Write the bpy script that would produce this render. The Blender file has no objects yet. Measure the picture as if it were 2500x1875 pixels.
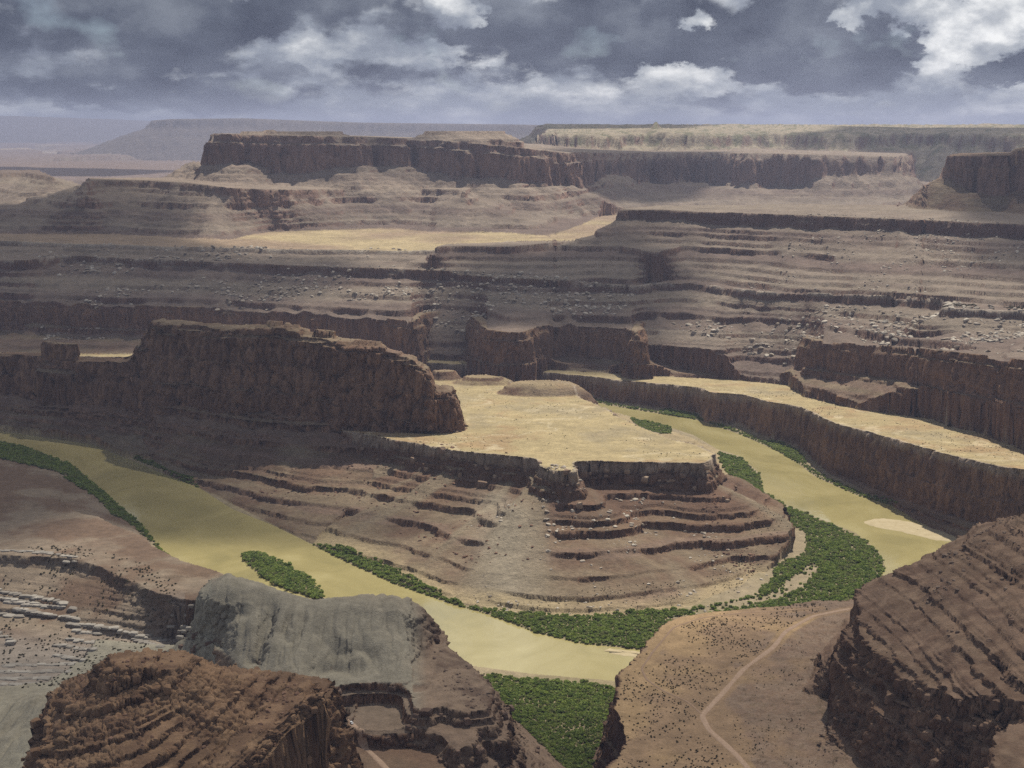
import bpy, math, random, time
import numpy as np
from mathutils import Vector, Matrix
T0 = time.time()
R = math.radians
scene = bpy.context.scene
coll = scene.collection

# ------------------------------------------------------------------ camera
F = 3755.0; CAMZ = 600.0; VH = 318.0           # focal length in photo pixels, camera height over the river, eye-level row
PITCH = math.atan((937.5 - VH) / F); CP, SP = math.cos(PITCH), math.sin(PITCH)
cam_d = bpy.data.cameras.new('camera'); cam = bpy.data.objects.new('camera', cam_d); coll.objects.link(cam)
cam.location = (0, 0, CAMZ); cam.rotation_euler = (math.pi / 2 - PITCH, 0, 0)
cam_d.sensor_width = 36.0; cam_d.lens = 36.0 * F / 2500.0
cam_d.clip_start = 1.0; cam_d.clip_end = 200000.0
scene.camera = cam
# ------------------------------------------------------------------ sun, exposure
SUN_EL, SUN_AZ = R(57), R(22)                   # sun stands behind the canyon, a little to the right
SUN_DIR = Vector((math.sin(SUN_AZ) * math.cos(SUN_EL), math.cos(SUN_AZ) * math.cos(SUN_EL), math.sin(SUN_EL)))
sun_d = bpy.data.lights.new('sun', 'SUN'); sun = bpy.data.objects.new('sun', sun_d); coll.objects.link(sun)
sun_d.energy = 5.0; sun_d.angle = R(1.0); sun_d.color = (1.0, 0.93, 0.80)
sun.rotation_euler = (-SUN_DIR).to_track_quat('-Z', 'Y').to_euler()
vs = scene.view_settings
vs.view_transform = 'Standard'; vs.look = 'None'; vs.gamma = 1.0; vs.use_curve_mapping = False; vs.exposure = 0.2
scene.render.engine = 'CYCLES'
cy = scene.cycles
cy.use_denoising = False; cy.use_adaptive_sampling = False
cy.max_bounces = 4; cy.diffuse_bounces = 2; cy.glossy_bounces = 2; cy.transmission_bounces = 1; cy.volume_bounces = 0
cy.transparent_max_bounces = 6; cy.caustics_reflective = False; cy.caustics_refractive = False

# ------------------------------------------------------------------ node helpers
class NT:
    def __init__(s, tree): s.t = tree; s.n = tree.nodes; s.l = tree.links
    def node(s, typ, **kw):
        n = s.n.new(typ)
        for k, v in kw.items(): setattr(n, k, v)
        return n
    def put(s, sock, v):
        if isinstance(v, bpy.types.NodeSocket): s.l.new(v, sock)
        elif v is not None: sock.default_value = v
    def math(s, op, a, b=None, c=None, clamp=False):
        n = s.node('ShaderNodeMath', operation=op); n.use_clamp = clamp
        for i, v in enumerate((a, b, c)): s.put(n.inputs[i], v)
        return n.outputs[0]
    def mix(s, f, a, b, blend='MIX'):
        n = s.node('ShaderNodeMix', data_type='RGBA', blend_type=blend)
        s.put(n.inputs[0], f); s.put(n.inputs[6], a); s.put(n.inputs[7], b)
        return n.outputs[2]
    def noise(s, vec, scale, detail=4.0, rough=0.55, dist=0.0):
        n = s.node('ShaderNodeTexNoise'); s.put(n.inputs['Vector'], vec)
        n.inputs['Scale'].default_value = scale; n.inputs['Detail'].default_value = detail
        n.inputs['Roughness'].default_value = rough; n.inputs['Distortion'].default_value = dist
        return n.outputs[0]
    def ramp(s, f, stops, interp='LINEAR'):
        n = s.node('ShaderNodeValToRGB'); s.put(n.inputs[0], f); e = n.color_ramp; e.interpolation = interp
        while len(e.elements) < len(stops): e.elements.new(0.5)
        for el, (p, c) in zip(e.elements, stops): el.position = p; el.color = (*c, 1) if len(c) == 3 else c
        return n.outputs[0]
    def maprange(s, v, a, b, c, d):
        n = s.node('ShaderNodeMapRange'); s.put(n.inputs[0], v)
        for i, k in enumerate((a, b, c, d)): n.inputs[i + 1].default_value = k
        return n.outputs[0]

def new_mat(name):
    m = bpy.data.materials.new(name); m.use_nodes = True; m.node_tree.nodes.clear()
    nt = NT(m.node_tree); out = nt.node('ShaderNodeOutputMaterial'); return m, nt, out

# ------------------------------------------------------------------ world: Nishita sky under a broken deck of cloud
world = bpy.data.worlds.new('World'); scene.world = world; world.use_nodes = True
world.node_tree.nodes.clear(); W = NT(world.node_tree)
wout = W.node('ShaderNodeOutputWorld'); bg = W.node('ShaderNodeBackground'); bg.inputs[1].default_value = 0.105
W.l.new(bg.outputs[0], wout.inputs[0])
sky = W.node('ShaderNodeTexSky', sky_type='NISHITA'); sky.sun_disc = False
sky.sun_elevation = SUN_EL; sky.sun_rotation = SUN_AZ; sky.altitude = 1800; sky.air_density = 1.0; sky.dust_density = 1.0
gen = W.node('ShaderNodeTexCoord').outputs['Generated']
sep = W.node('ShaderNodeSeparateXYZ'); W.l.new(gen, sep.inputs[0])
az = W.math('ARCTAN2', sep.outputs[0], sep.outputs[1])
elv = W.math('ARCSINE', sep.outputs[2])
ela = W.math('MAXIMUM', elv, 0.0)
lel = W.math('LOGARITHM', W.math('ADD', ela, 0.075), math.e)
def comb(x, y, z=0.0):
    c = W.node('ShaderNodeCombineXYZ'); W.put(c.inputs[0], x); W.put(c.inputs[1], y); W.put(c.inputs[2], z); return c.outputs[0]
cv = comb(W.math('MULTIPLY', az, 19.0), W.math('MULTIPLY', lel, 4.0), 3.7)
# ragged warp of the cloud positions
wn = W.node('ShaderNodeTexNoise'); W.l.new(cv, wn.inputs['Vector']); wn.inputs['Scale'].default_value = 1.7; wn.inputs['Detail'].default_value = 9; wn.inputs['Roughness'].default_value = 0.62
wsep = W.node('ShaderNodeSeparateColor'); W.l.new(wn.outputs['Color'], wsep.inputs[0])
azw = W.math('ADD', az, W.math('MULTIPLY', W.math('SUBTRACT', wsep.outputs[0], 0.5), 0.075))
elw = W.math('ADD', elv, W.math('MULTIPLY', W.math('SUBTRACT', wsep.outputs[1], 0.5), 0.046))
CLOUDS = [  # photo column, row, half width, half height, brightness change
    (1990, 160, 175, 62, -.42), (1905, 70, 75, 50, -.36), (2135, 120, 72, 58, -.36), (1300, 85, 330, 70, -.34), (1660, 130, 150, 36, -.30),
    (640, 55, 270, 42, -.30), (470, 240, 300, 34, -.30), (90, 8, 140, 16, -.34), (760, 180, 300, 26, -.12), (2480, 190, 110, 34, -.30), (300, 120, 260, 60, -.10),
    (1125, 35, 40, 42, .40), (800, 90, 70, 46, .17), (1160, 135, 130, 22, .24), (1700, 75, 46, 30, .36), (2075, 70, 40, 42, .42), (2310, 120, 80, 70, .26),
    (2420, 60, 90, 60, .36), (1680, 205, 190, 34, .20), (1300, 225, 120, 26, .12), (2450, 265, 80, 44, .30), (2230, 40, 90, 40, .2), (330, 130, 110, 40, .06), (60, 60, 200, 60, -.14), (330, 40, 150, 40, -.12), (1000, 190, 200, 30, -.05), (150, 200, 220, 40, -.06)]
def blob(u, v, rx, ry, amp):
    a0 = math.atan((u - 1250) / F); e0 = (VH - v) / F
    dx = W.math('DIVIDE', W.math('SUBTRACT', azw, a0), rx / F); dy = W.math('DIVIDE', W.math('SUBTRACT', elw, e0), ry / F)
    d2 = W.math('ADD', W.math('MULTIPLY', dx, dx), W.math('MULTIPLY', dy, dy))
    g = W.math('POWER', 2.718, W.math('MULTIPLY', W.math('MULTIPLY', d2, d2), -0.55))
    return W.math('MULTIPLY', g, amp)
tot = None
for c in CLOUDS:
    b = blob(*c); tot = b if tot is None else W.math('ADD', tot, b)
base_n = W.noise(cv, .70, 11, 0.57, 0.0)
low = W.maprange(elv, 0.0, 0.028, 1.0, 0.0)
dark_f = W.math('SUBTRACT', W.math('SUBTRACT', base_n, W.math('MULTIPLY', tot, 0.62)), W.math('MULTIPLY', low, 0.20))
alpha_n = W.node('ShaderNodeMapRange', interpolation_type='SMOOTHSTEP'); W.put(alpha_n.inputs[0], dark_f); alpha_n.inputs[1].default_value = .44; alpha_n.inputs[2].default_value = .58
cv2 = comb(W.math('MULTIPLY', az, 18.0), W.math('MULTIPLY', lel, 4.0), 9.1)
back_f = W.math('ADD', W.noise(cv2, 1.5, 9, .56, .0), W.math('MULTIPLY', tot, 0.35))
back = W.ramp(back_f, [(.28, (.15, .17, .215)), (.46, (.235, .26, .30)), (.60, (.42, .44, .46)), (.76, (.82, .82, .80))])
front = W.ramp(W.noise(cv2, .9, 9, .57, .0), [(.34, (.034, .042, .064)), (.50, (.072, .084, .113)), (.66, (.16, .178, .21))])
cloud_col = W.mix(alpha_n.outputs[0], back, front)
cloud_col = W.mix(1.0, cloud_col, (11, 11, 11, 1), 'MULTIPLY')
gap = W.maprange(W.noise(cv, 0.8, 5, 0.5), 0.60, 0.75, 0.0, 0.35)
W.put(bg.inputs[0], W.mix(gap, cloud_col, sky.outputs[0]))

# ------------------------------------------------------------------ photo row/column + known height -> place on the ground
def P(u, v, z):
    a = (u - 1250.0) / F; b = -(v - 937.5) / F
    dy = CP + b * SP; dz = -SP + b * CP
    if callable(z):
        y = 3000.0
        for _ in range(40):
            zz = z(a / dy * y, y); y = 0.5 * y + 0.5 * (zz - CAMZ) / dz * dy
        return (a / dy * y, y)
    k = (z - CAMZ) / dz
    return (a * k, dy * k)
def PU(u, y): return ((u - 1250.0) / F / 0.99 * y, y)      # a column at a known distance
def PL(pts, z): return [P(u, v, z) for u, v in pts]
def TU(u): return (u - 1250.0) / F / 0.99
def by_u(us, zs):
    ts = [TU(u) for u in us]
    return lambda x, y: np.interp(np.asarray(x) / np.asarray(y), ts, zs)

# ------------------------------------------------------------------ numpy noise
rng = np.random.default_rng(11)
TAB = rng.random((512, 512)).astype(np.float32)
def vn(x, y, seed=0):
    xi = np.floor(x); yi = np.floor(y); fx = (x - xi).astype(np.float32); fy = (y - yi).astype(np.float32)
    xi = (xi.astype(np.int32) + seed * 37) & 511; yi = (yi.astype(np.int32) + seed * 91) & 511
    fx = fx * fx * (3 - 2 * fx); fy = fy * fy * (3 - 2 * fy)
    x1 = (xi + 1) & 511; y1 = (yi + 1) & 511
    a = TAB[xi, yi]; b = TAB[x1, yi]; c = TAB[xi, y1]; d = TAB[x1, y1]
    a = a + (b - a) * fx; c = c + (d - c) * fx
    return (a + (c - a) * fy) * 2 - 1
def fbm(x, y, wl, octv=4, seed=0, gain=0.5):
    s = 0; amp = 1.0; k = 1.0 / wl; tot_ = 0
    for o in range(octv):
        cs, sn = math.cos(o * 1.1 + seed), math.sin(o * 1.1 + seed)
        s = s + amp * vn((x * cs - y * sn) * k + 17.3 * o, (x * sn + y * cs) * k + 5.1 * o, seed + o); tot_ += amp
        amp *= gain; k *= 2.03
    return s / tot_
def ridged(x, y, wl, octv=3, seed=0): return 1 - np.abs(fbm(x, y, wl, octv, seed)) * 2
def sst(a, b, x):
    t = np.clip((x - a) / (b - a), 0, 1); return t * t * (3 - 2 * t)

# ------------------------------------------------------------------ sampling domain: columns t = x / y, rows in distance y
TMAX = 0.405; NT_F = 1180
T_F = np.linspace(-TMAX, TMAX, NT_F).astype(np.float32)
YMIN = 800.0; YMAX = 60000.0
Y_F = np.concatenate([np.exp(np.linspace(math.log(YMIN), math.log(6600), 2900, endpoint=False)),
                      np.exp(np.linspace(math.log(6600), math.log(YMAX), 420))]).astype(np.float32)
NY_F = len(Y_F)
T_C = np.linspace(-TMAX, TMAX, 330); Y_C = np.exp(np.linspace(math.log(YMIN), math.log(YMAX), 1050))
XC = T_C[:, None] * Y_C[None, :]; YC = np.repeat(Y_C[None, :], len(T_C), 0)
_ti = np.interp(T_F, T_C, np.arange(len(T_C))); _t0 = np.minimum(_ti.astype(int), len(T_C) - 2); _tf = (_ti - _t0).astype(np.float32)[:, None]
_yi = np.interp(Y_F, Y_C, np.arange(len(Y_C))); _y0 = np.minimum(_yi.astype(int), len(Y_C) - 2); _yf = (_yi - _y0).astype(np.float32)[None, :]
def up(a):
    a = a.astype(np.float32)
    b = a[:, _y0] * (1 - _yf) + a[:, _y0 + 1] * _yf
    return b[_t0] * (1 - _tf) + b[_t0 + 1] * _tf
def sdf_at(x, y, poly):
    px = np.array([p[0] for p in poly]); py = np.array([p[1] for p in poly]); n = len(px)
    d = np.full(x.shape, 1e18); ins = np.zeros(x.shape, bool)
    for i in range(n):
        j = (i + 1) % n
        ex, ey = px[j] - px[i], py[j] - py[i]; wx, wy = x - px[i], y - py[i]
        L = ex * ex + ey * ey + 1e-9
        k = np.clip((wx * ex + wy * ey) / L, 0, 1)
        d = np.minimum(d, (wx - ex * k) ** 2 + (wy - ey * k) ** 2)
        c = (py[i] <= y) != (py[j] <= y)
        if ey != 0: ins ^= c & (x < px[i] + (y - py[i]) / ey * ex)
    return np.where(ins, -np.sqrt(d), np.sqrt(d))
def sdf(poly): return up(sdf_at(XC, YC, poly))
XF = T_F[:, None] * Y_F[None, :]; YF = np.repeat(Y_F[None, :], NT_F, 0)

# ------------------------------------------------------------------ plan of the canyon (photo columns and rows at known heights)
def zb(x, y): return np.clip(237 - .055 * np.asarray(y), 50, 122)             # bench above the river, dipping away
def t3(x, y): return np.maximum(152, 238 - .095 * (np.asarray(y) - 2440))     # top of the second cliff
z2 = by_u([-600, 900, 1250, 1560, 1860, 2205, 2500, 3000], [252, 250, 240, 226, 225, 250, 262, 268])
z2m = lambda d: (lambda x, y: z2(x, y) + d)
OUT_L = PL([(-700, 1005), (-250, 1050), (0, 1079), (68, 1090), (170, 1130), (249, 1198), (328, 1266), (379, 1322), (396, 1345), (452, 1384), (509, 1430),
            (565, 1456), (760, 1530), (960, 1590), (1175, 1627), (1300, 1644), (1503, 1661), (1750, 1690), (2000, 1665), (2300, 1590), (2500, 1500), (2560, 1400), (2450, 1322)], 0)
OUT_R = PL([(2361, 1306), (2316, 1288), (2204, 1243), (2090, 1209), (1989, 1164), (1944, 1130), (1898, 1102), (1808, 1062), (1706, 1026), (1582, 1006), (1480, 989),
            (1400, 966), (1250, 930), (900, 908), (500, 908), (-250, 905), (-900, 895)], 0)
INN = PL([(-900, 918), (-250, 925), (500, 926), (900, 928), (1250, 950), (1400, 975), (1469, 994), (1503, 1006), (1627, 1040), (1695, 1062), (1752, 1096), (1808, 1113), (1859, 1158),
          (1865, 1198), (1921, 1232), (1989, 1260), (2090, 1300), (2147, 1345), (2164, 1384), (2140, 1430), (2050, 1490), (1900, 1530), (1750, 1565), (1571, 1588), (1413, 1571),
          (1300, 1543), (1198, 1503), (1085, 1469), (972, 1430), (859, 1379), (768, 1333), (678, 1288), (565, 1243), (486, 1192), (339, 1130), (226, 1085), (113, 1057), (0, 1051), (-250, 1030), (-700, 990)], 0)
RIVER = OUT_L + OUT_R + INN
PEN = PL([(-700, 900), (-250, 930), (0, 957), (250, 978), (500, 1010), (700, 1032), (822, 1048), (880, 1058), (960, 1073), (1080, 1096), (1170, 1106), (1262, 1116), (1300, 1121), (1320, 1142), (1345, 1150), (1402, 1153), (1408, 1128),
          (1450, 1126), (1560, 1128), (1650, 1130), (1728, 1133), (1750, 1108), (1700, 1087), (1645, 1073), (1590, 1050), (1532, 1027), (1490, 1000), (1455, 984), (1400, 962), (1250, 938), (1113, 920), (1056, 908), (900, 893), (500, 880), (-700, 870)], zb)
PEN_TOE = PL([(-700, 985), (-250, 1026), (0, 1047), (226, 1080), (486, 1186), (700, 1292), (800, 1340), (900, 1382), (1000, 1428), (1130, 1470), (1280, 1497), (1420, 1512), (1560, 1508), (1700, 1482), (1830, 1430), (1895, 1380),
              (1935, 1340), (1925, 1300), (1850, 1255), (1800, 1200), (1785, 1140), (1770, 1100), (1700, 1072), (1640, 1050), (1560, 1026), (1500, 1000), (1440, 978), (1250, 945), (900, 915), (-700, 900)], 4)
def strip(front, depth): return front + [(x * (y + depth) / y, y + depth) for x, y in reversed(front)]
RIDGE = strip([PU(330, 2945), PU(376, 2895), PU(500, 2795), PU(650, 2700), PU(820, 2622), PU(900, 2590), PU(960, 2568), PU(1060, 2556), PU(1100, 2556), PU(1130, 2570)], 72)
RIDGE0 = strip([PU(-500, 3420), PU(-300, 3350), PU(0, 3155), PU(100, 3095), PU(250, 3000), PU(340, 2945)], 60)
KNOB = strip([PU(112, 3092), PU(150, 3072), PU(190, 3050)], 26)
RB_ = PL([(-700, 850), (-400, 858), (0, 868), (500, 874), (800, 878), (1017, 884), (1215, 893), (1300, 906), (1476, 923), (1617, 937), (1716, 948), (1725, 957), (1815, 963), (1860, 977), (1956, 994), (2041, 1034), (2131, 1056), (2222, 1083), (2323, 1112), (2453, 1140), (2500, 1146), (2800, 1200), (3100, 1240)], zb) + [(4000, 9000), (-4000, 9000)]
T3_L = PL([(-700, 702), (-400, 715), (0, 732), (250, 742), (508, 749), (700, 760), (904, 772), (983, 780), (1008, 786)], t3)
T3_C = PL([(1190, 797), (1230, 803), (1267, 806), (1310, 792), (1335, 788), (1374, 783), (1450, 786), (1521, 792), (1556, 806)], 157)
T3_B = [PU(1985, 3170), PU(2050, 3080), PU(2120, 2990), PU(2210, 2885)] + PL([(2323, 858), (2420, 868), (2500, 878), (2800, 915), (3100, 950)], t3)
T3P = T3_L + [PU(1030, 3760), PU(1060, 3820), PU(1130, 3830), PU(1165, 3720)] + T3_C + [PU(1570, 3640), PU(1700, 3740), PU(1850, 3660), PU(1950, 3480)] + T3_B + [(4000, 9000), (-4000, 9000)]
T3TOE = T3_L + [PU(1030, 3700), PU(1165, 3660)] + T3_C + [PU(1575, 3540), PU(1700, 3480), PU(1800, 3380), PU(1850, 3340), PU(1950, 3260)] + T3_B + [(4000, 9000), (-4000, 9000)]
_alc = by_u([1005, 1035, 1160, 1190, 1540, 1570, 1770, 1810, 1960, 2010], [0, 1, 1, 0, 0, .5, .5, 1, 1, 0])
def t3a(x, y): m = _alc(x, y); return t3(x, y) * (1 - m) + 62 * m
T3FOOT = PL([(-700, 842), (0, 861), (500, 866), (1000, 873), (1190, 884), (1300, 899), (1480, 911), (1700, 922), (1790, 926), (1850, 930), (1925, 940), (1962, 968), (2097, 1000), (2239, 1018), (2323, 1030), (2408, 1058), (2493, 1097), (2800, 1165), (3100, 1210)], zb) + [(4000, 9000), (-4000, 9000)]
CLOW = PL([(1480, 830), (1589, 829), (1668, 834), (1775, 841)], 112) + [PU(1790, 3600), PU(1700, 3760), PU(1500, 3700)]
RIM2 = PL([(-700, 630), (-300, 632), (0, 634), (60, 634), (100, 630), (141, 622), (300, 630), (500, 638), (836, 651), (960, 655), (1100, 662), (1250, 674), (1400, 687), (1500, 693), (1556, 697)], z2) + \
       [PU(1590, 3820), PU(1680, 3830), PU(1790, 3700)] + PL([(1860, 710), (1960, 713), (2205, 722), (2357, 731), (2500, 738), (2800, 760), (3100, 775)], z2) + [(4000, 9000), (-4000, 9000)]
RBUSH = PL([(2292, 752), (2340, 754), (2400, 757), (2600, 765), (3000, 785)], 251) + [PU(3000, 3300), PU(2330, 3250)]
Z1 = 279.0
RIM1 = PL([(-700, 575), (-300, 582), (0, 589), (200, 594), (395, 600), (560, 604), (706, 609), (859, 609), (1051, 612), (1100, 612)], Z1) + [PU(1250, 4500), PU(1600, 4500), PU(2500, 4600), (6000, 5000), (30000, 61000), (-30000, 61000), (-5000, 4900)]
E1 = PL([(1516, 513), (1580, 512), (1650, 514), (1758, 518), (1900, 523), (2210, 535), (2346, 541), (2700, 560), (3100, 580)], 386) + [PU(3100, 4700), PU(2300, 4500), PU(1900, 4550), PU(1600, 4450), PU(1524, 4330)]
E_TOE = PL([(960, 652), (1100, 657), (1250, 669), (1400, 682), (1550, 691)], z2m(2)) + [PU(1590, 3870), PU(1680, 3880), PU(1790, 3760)] + PL([(1860, 705), (2205, 717), (2357, 726), (2700, 747), (3100, 765)], z2m(2)) + [PU(3100, 5200), PU(1500, 4600), PU(1250, 4300), PU(1000, 4150)]
E2 = PL([(1046, 607), (1101, 600), (1180, 602), (1250, 603), (1391, 590), (1460, 592), (1600, 615)], 300) + [PU(1700, 4150), PU(1480, 4260), PU(1250, 4200), PU(1090, 4130)]
TOWER = [PU(2284, 4300), PU(2330, 4270), PU(2372, 4290), PU(2380, 4210), PU(2440, 4180), PU(2455, 4260), PU(2470, 4150), PU(2560, 4050), PU(2800, 3900), PU(3100, 3900), PU(3100, 5000), PU(2320, 4800)]
tower_top = by_u([2280, 2370, 2376, 2440, 2456, 2500, 2800], [530, 531, 532, 533, 545, 551, 560])
MESA = [PU(551, 5600), PU(580, 5560), PU(627, 5600), PU(634, 5570), PU(760, 5540), PU(880, 5560), PU(892, 5600), PU(896, 5780), PU(930, 5740), PU(960, 5640), PU(995, 5660), PU(1008, 5820), PU(1030, 5700), PU(1100, 5660), PU(1240, 5700), PU(1318, 5800),
        PU(1325, 5960), PU(1345, 5900), PU(1390, 5960), PU(1400, 6400), PU(1480, 7000), PU(1580, 7700), PU(1620, 7400), PU(1690, 7700), PU(1740, 7300), PU(1815, 6800), PU(1850, 6900), PU(1990, 6800), PU(2120, 6900), PU(2188, 7000), PU(2205, 8300), PU(2290, 8300), PU(2600, 7500), PU(3100, 7000),
        (9000, 14000), (2500, 14000), PU(1380, 9500), PU(1200, 7000), PU(900, 6700), PU(560, 6300)]
mesa_top = by_u([551, 887, 1040, 1250, 1391, 1590, 1815, 2000, 2190, 2500, 3000], [588, 577, 568, 541, 512, 490, 501, 494, 484, 480, 480])
MESA_TOE = PL([(-300, 572), (0, 568), (250, 566), (450, 576), (560, 580), (660, 562), (850, 556), (960, 552), (1060, 562), (1215, 563), (1340, 570), (1420, 545), (1470, 522), (1600, 512), (1800, 512), (2100, 516), (2300, 505), (3000, 520)], Z1 + 6) + [(12000, 16000), (2000, 16000), PU(500, 7600), PU(300, 6600), PU(150, 6200), PU(-300, 6000)]
CAP1 = strip([PU(600, 5640), PU(660, 5630), PU(760, 5630), PU(846, 5640)], 90); CAP2 = strip([PU(1042, 5760), PU(1130, 5740), PU(1230, 5790)], 200); CAP0 = strip([PU(662, 5650), PU(684, 5650)], 20)
f1_top = by_u([150, 232, 470, 620, 850, 1130, 1200], [431, 434, 430, 415, 399, 396, 392])
F1 = PL([(205, 447), (232, 440), (340, 440), (470, 449), (560, 458), (700, 463), (850, 461), (1000, 459), (1118, 463), (1132, 468)], f1_top) + [PU(1150, 5560), PU(900, 5800), PU(500, 5700), PU(240, 5500)]
LM = PL([(-200, 425), (0, 424), (60, 421), (128, 431)], 425) + [PU(120, 7000), PU(-250, 7000)]
UPP = [PU(1352, 8500), PU(1420, 8000), PU(1560, 8600), PU(1700, 8300), PU(1850, 8700), PU(2040, 8200), PU(2200, 8900), PU(2330, 8200), PU(2500, 8000), PU(3100, 8000), (14000, 16000), (3000, 17000), PU(1330, 11500)]
SPIRE = strip([PU(1586, 8800), PU(1599, 8800)], 30)
FARM = [PU(385, 23500), PU(420, 22500), PU(610, 22000), PU(800, 22500), PU(1250, 22000), PU(1700, 23000), PU(3000, 23000), (20000, 40000), (-4000, 40000)]
farm_top = by_u([300, 395, 440, 610, 900, 1250, 1500, 3000], [735, 745, 760, 768, 708, 682, 655, 640])
FARR = [PU(-600, 47000), PU(-300, 46000), PU(60, 45000), PU(300, 47000), PU(520, 50000), PU(900, 58000), PU(-900, 58000)]
farr_top = by_u([-600, 60, 300, 520, 900], [960, 1010, 930, 820, 650])
ROADB = PL([(1400, 2500), (1430, 2100), (1452, 1950), (1482, 1875), (1524, 1815), (1520, 1768), (1497, 1730), (1508, 1675), (1518, 1640), (1566, 1583), (1617, 1523), (1660, 1505), (1730, 1494), (1849, 1483), (1984, 1467), (2070, 1462), (2300, 1470), (2800, 1500), (3000, 2500)], 100)
BUT = PL([(2137, 1391), (2104, 1412), (2092, 1440), (2112, 1500), (2150, 1535), (2180, 1575), (2260, 1600), (2330, 1650), (2420, 1665), (2520, 1720), (2800, 1800)], 198) + PL([(2900, 1330), (2500, 1320), (2380, 1330), (2290, 1372), (2225, 1388)], 205)
BUT_TOE = PL([(1958, 1690), (1985, 1640), (1990, 1590), (2020, 1545), (2040, 1480), (2100, 1440), (2250, 1400), (2500, 1380), (3000, 1380), (3000, 2300), (2300, 2100), (2150, 1925), (2092, 1853), (2015, 1800), (2022, 1740), (2040, 1712)], 100)
BUT3 = PL([(2420, 1800), (2452, 1772), (2500, 1758), (2700, 1740), (2700, 2200), (2430, 1980)], 190)
NEARP = PL([(1190, 1960), (1150, 1880), (1128, 1835), (1090, 1800), (1010, 1740), (900, 1700), (700, 1680), (560, 1700), (420, 1760), (260, 1790), (100, 1900), (-50, 2100), (-100, 2800), (1300, 2800)], 112)
MOUND = [PU(520, 1395), PU(560, 1382), PU(660, 1372), PU(760, 1355), PU(830, 1362), PU(955, 1360), PU(960, 1366), PU(830, 1368), PU(760, 1361), PU(660, 1378), PU(560, 1390), PU(520, 1400)]
mound_top = by_u([478, 540, 640, 751, 808, 960, 1011], [176, 184, 178, 171, 173, 174, 172])
MOUND_TOE = [P(-200, 1690, 30), P(0, 1676, 30), P(113, 1668, 30), P(209, 1600, 32), P(232, 1552, 34), P(340, 1566, 34), P(440, 1570, 34), PU(500, 1760), PU(760, 1740), PU(960, 1640), PU(1060, 1470), PU(1092, 1330), PU(1085, 1290), PU(1040, 1262)] + \
            PL([(985, 1668), (930, 1664), (840, 1670), (760, 1692), (640, 1706)], 139) + [PU(480, 1170), PU(250, 1160), PU(-50, 1200), PU(-300, 1300)]
_mtz = by_u([-300, 300, 480, 600, 680, 720, 990, 1040, 1095], [30, 34, 70, 112, 134, 137, 139, 139, 136]); _mtb = by_u([-300, 440, 540], [30, 32, 5])
mound_toe_z = lambda x, y: _mtz(x, y) * (1 - sst(1385, 1480, y)) + _mtb(x, y) * sst(1385, 1480, y)
MSHELF = PL([(640, 1716), (760, 1695), (840, 1674), (930, 1668), (985, 1672), (1012, 1700), (1035, 1728), (1080, 1716), (1140, 1730), (1190, 1728), (1198, 1670), (1150, 1618), (1107, 1587), (1060, 1548), (1038, 1525)], 138) + [PU(980, 1450), PU(800, 1450), PU(640, 1400)]
MROUND = PL([(850, 1758), (930, 1764), (990, 1760), (1050, 1762), (1095, 1785), (1118, 1822), (1150, 1800)], 128) + [PU(1110, 1260), PU(860, 1260)]
RED = PL([(262, 1602), (278, 1588), (330, 1582), (400, 1580), (450, 1580), (470, 1600), (420, 1625), (350, 1628), (290, 1632)], 240)
REDB = [PU(60, 1020), PU(78, 1065), PU(140, 1090), PU(300, 1105), PU(560, 1100), PU(620, 1095), PU(700, 1092), PU(765, 1080), PU(790, 1060)] + PL([(788, 1702), (770, 1722), (720, 1748), (660, 1785), (620, 1812), (560, 1875), (500, 1960)], 204) + [PU(300, 840), PU(20, 850), PU(40, 930)]
REDB_TOE = [PU(10, 1100), PU(100, 1150), PU(560, 1155), PU(780, 1130), PU(850, 1100), PU(900, 1050), PU(905, 1000), PU(880, 940), PU(800, 860), PU(700, 800), PU(-400, 790), PU(-60, 950)]
RED2 = PL([(694, 1648), (716, 1652), (757, 1672), (780, 1692), (740, 1712), (690, 1745), (600, 1800), (520, 1850), (440, 1880), (470, 1845), (560, 1780), (630, 1715)], 217)
LHILL = PL([(-500, 1300), (-100, 1340), (0, 1346), (90, 1350), (190, 1362), (300, 1408), (440, 1455), (520, 1475)], 72) + PL([(560, 1462), (420, 1400), (330, 1330), (150, 1250), (0, 1225), (-500, 1190)], 45)
LH_TOE = PL([(-500, 1480), (-200, 1540), (0, 1560), (200, 1575), (330, 1585), (440, 1570), (490, 1520), (560, 1470), (500, 1424), (440, 1380), (385, 1335), (330, 1285), (240, 1205), (150, 1140), (0, 1110), (-500, 1060)], 16)
LVAL = PL([(-600, 1400), (0, 1440), (430, 1440), (520, 1500), (480, 1620), (300, 1800), (-400, 2000)], 26)

ROAD_A = [(2075, 1487), (2055, 1490), (1984, 1504), (1945, 1527), (1917, 1544), (1888, 1583), (1850, 1610), (1815, 1634), (1775, 1679), (1730, 1730), (1713, 1747), (1730, 1781), (1770, 1815), (1804, 1849), (1826, 1874), (1850, 1930), (1870, 1990)]
ROAD_B = [(1713, 1744), (1679, 1713), (1617, 1685), (1578, 1657), (1566, 1629), (1600, 1583), (1645, 1533), (1713, 1510), (1815, 1496), (1928, 1490), (2000, 1484)]
ROAD_C = [(815, 1752), (838, 1774), (862, 1796), (890, 1822), (920, 1850), (950, 1882), (985, 1925)]
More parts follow.
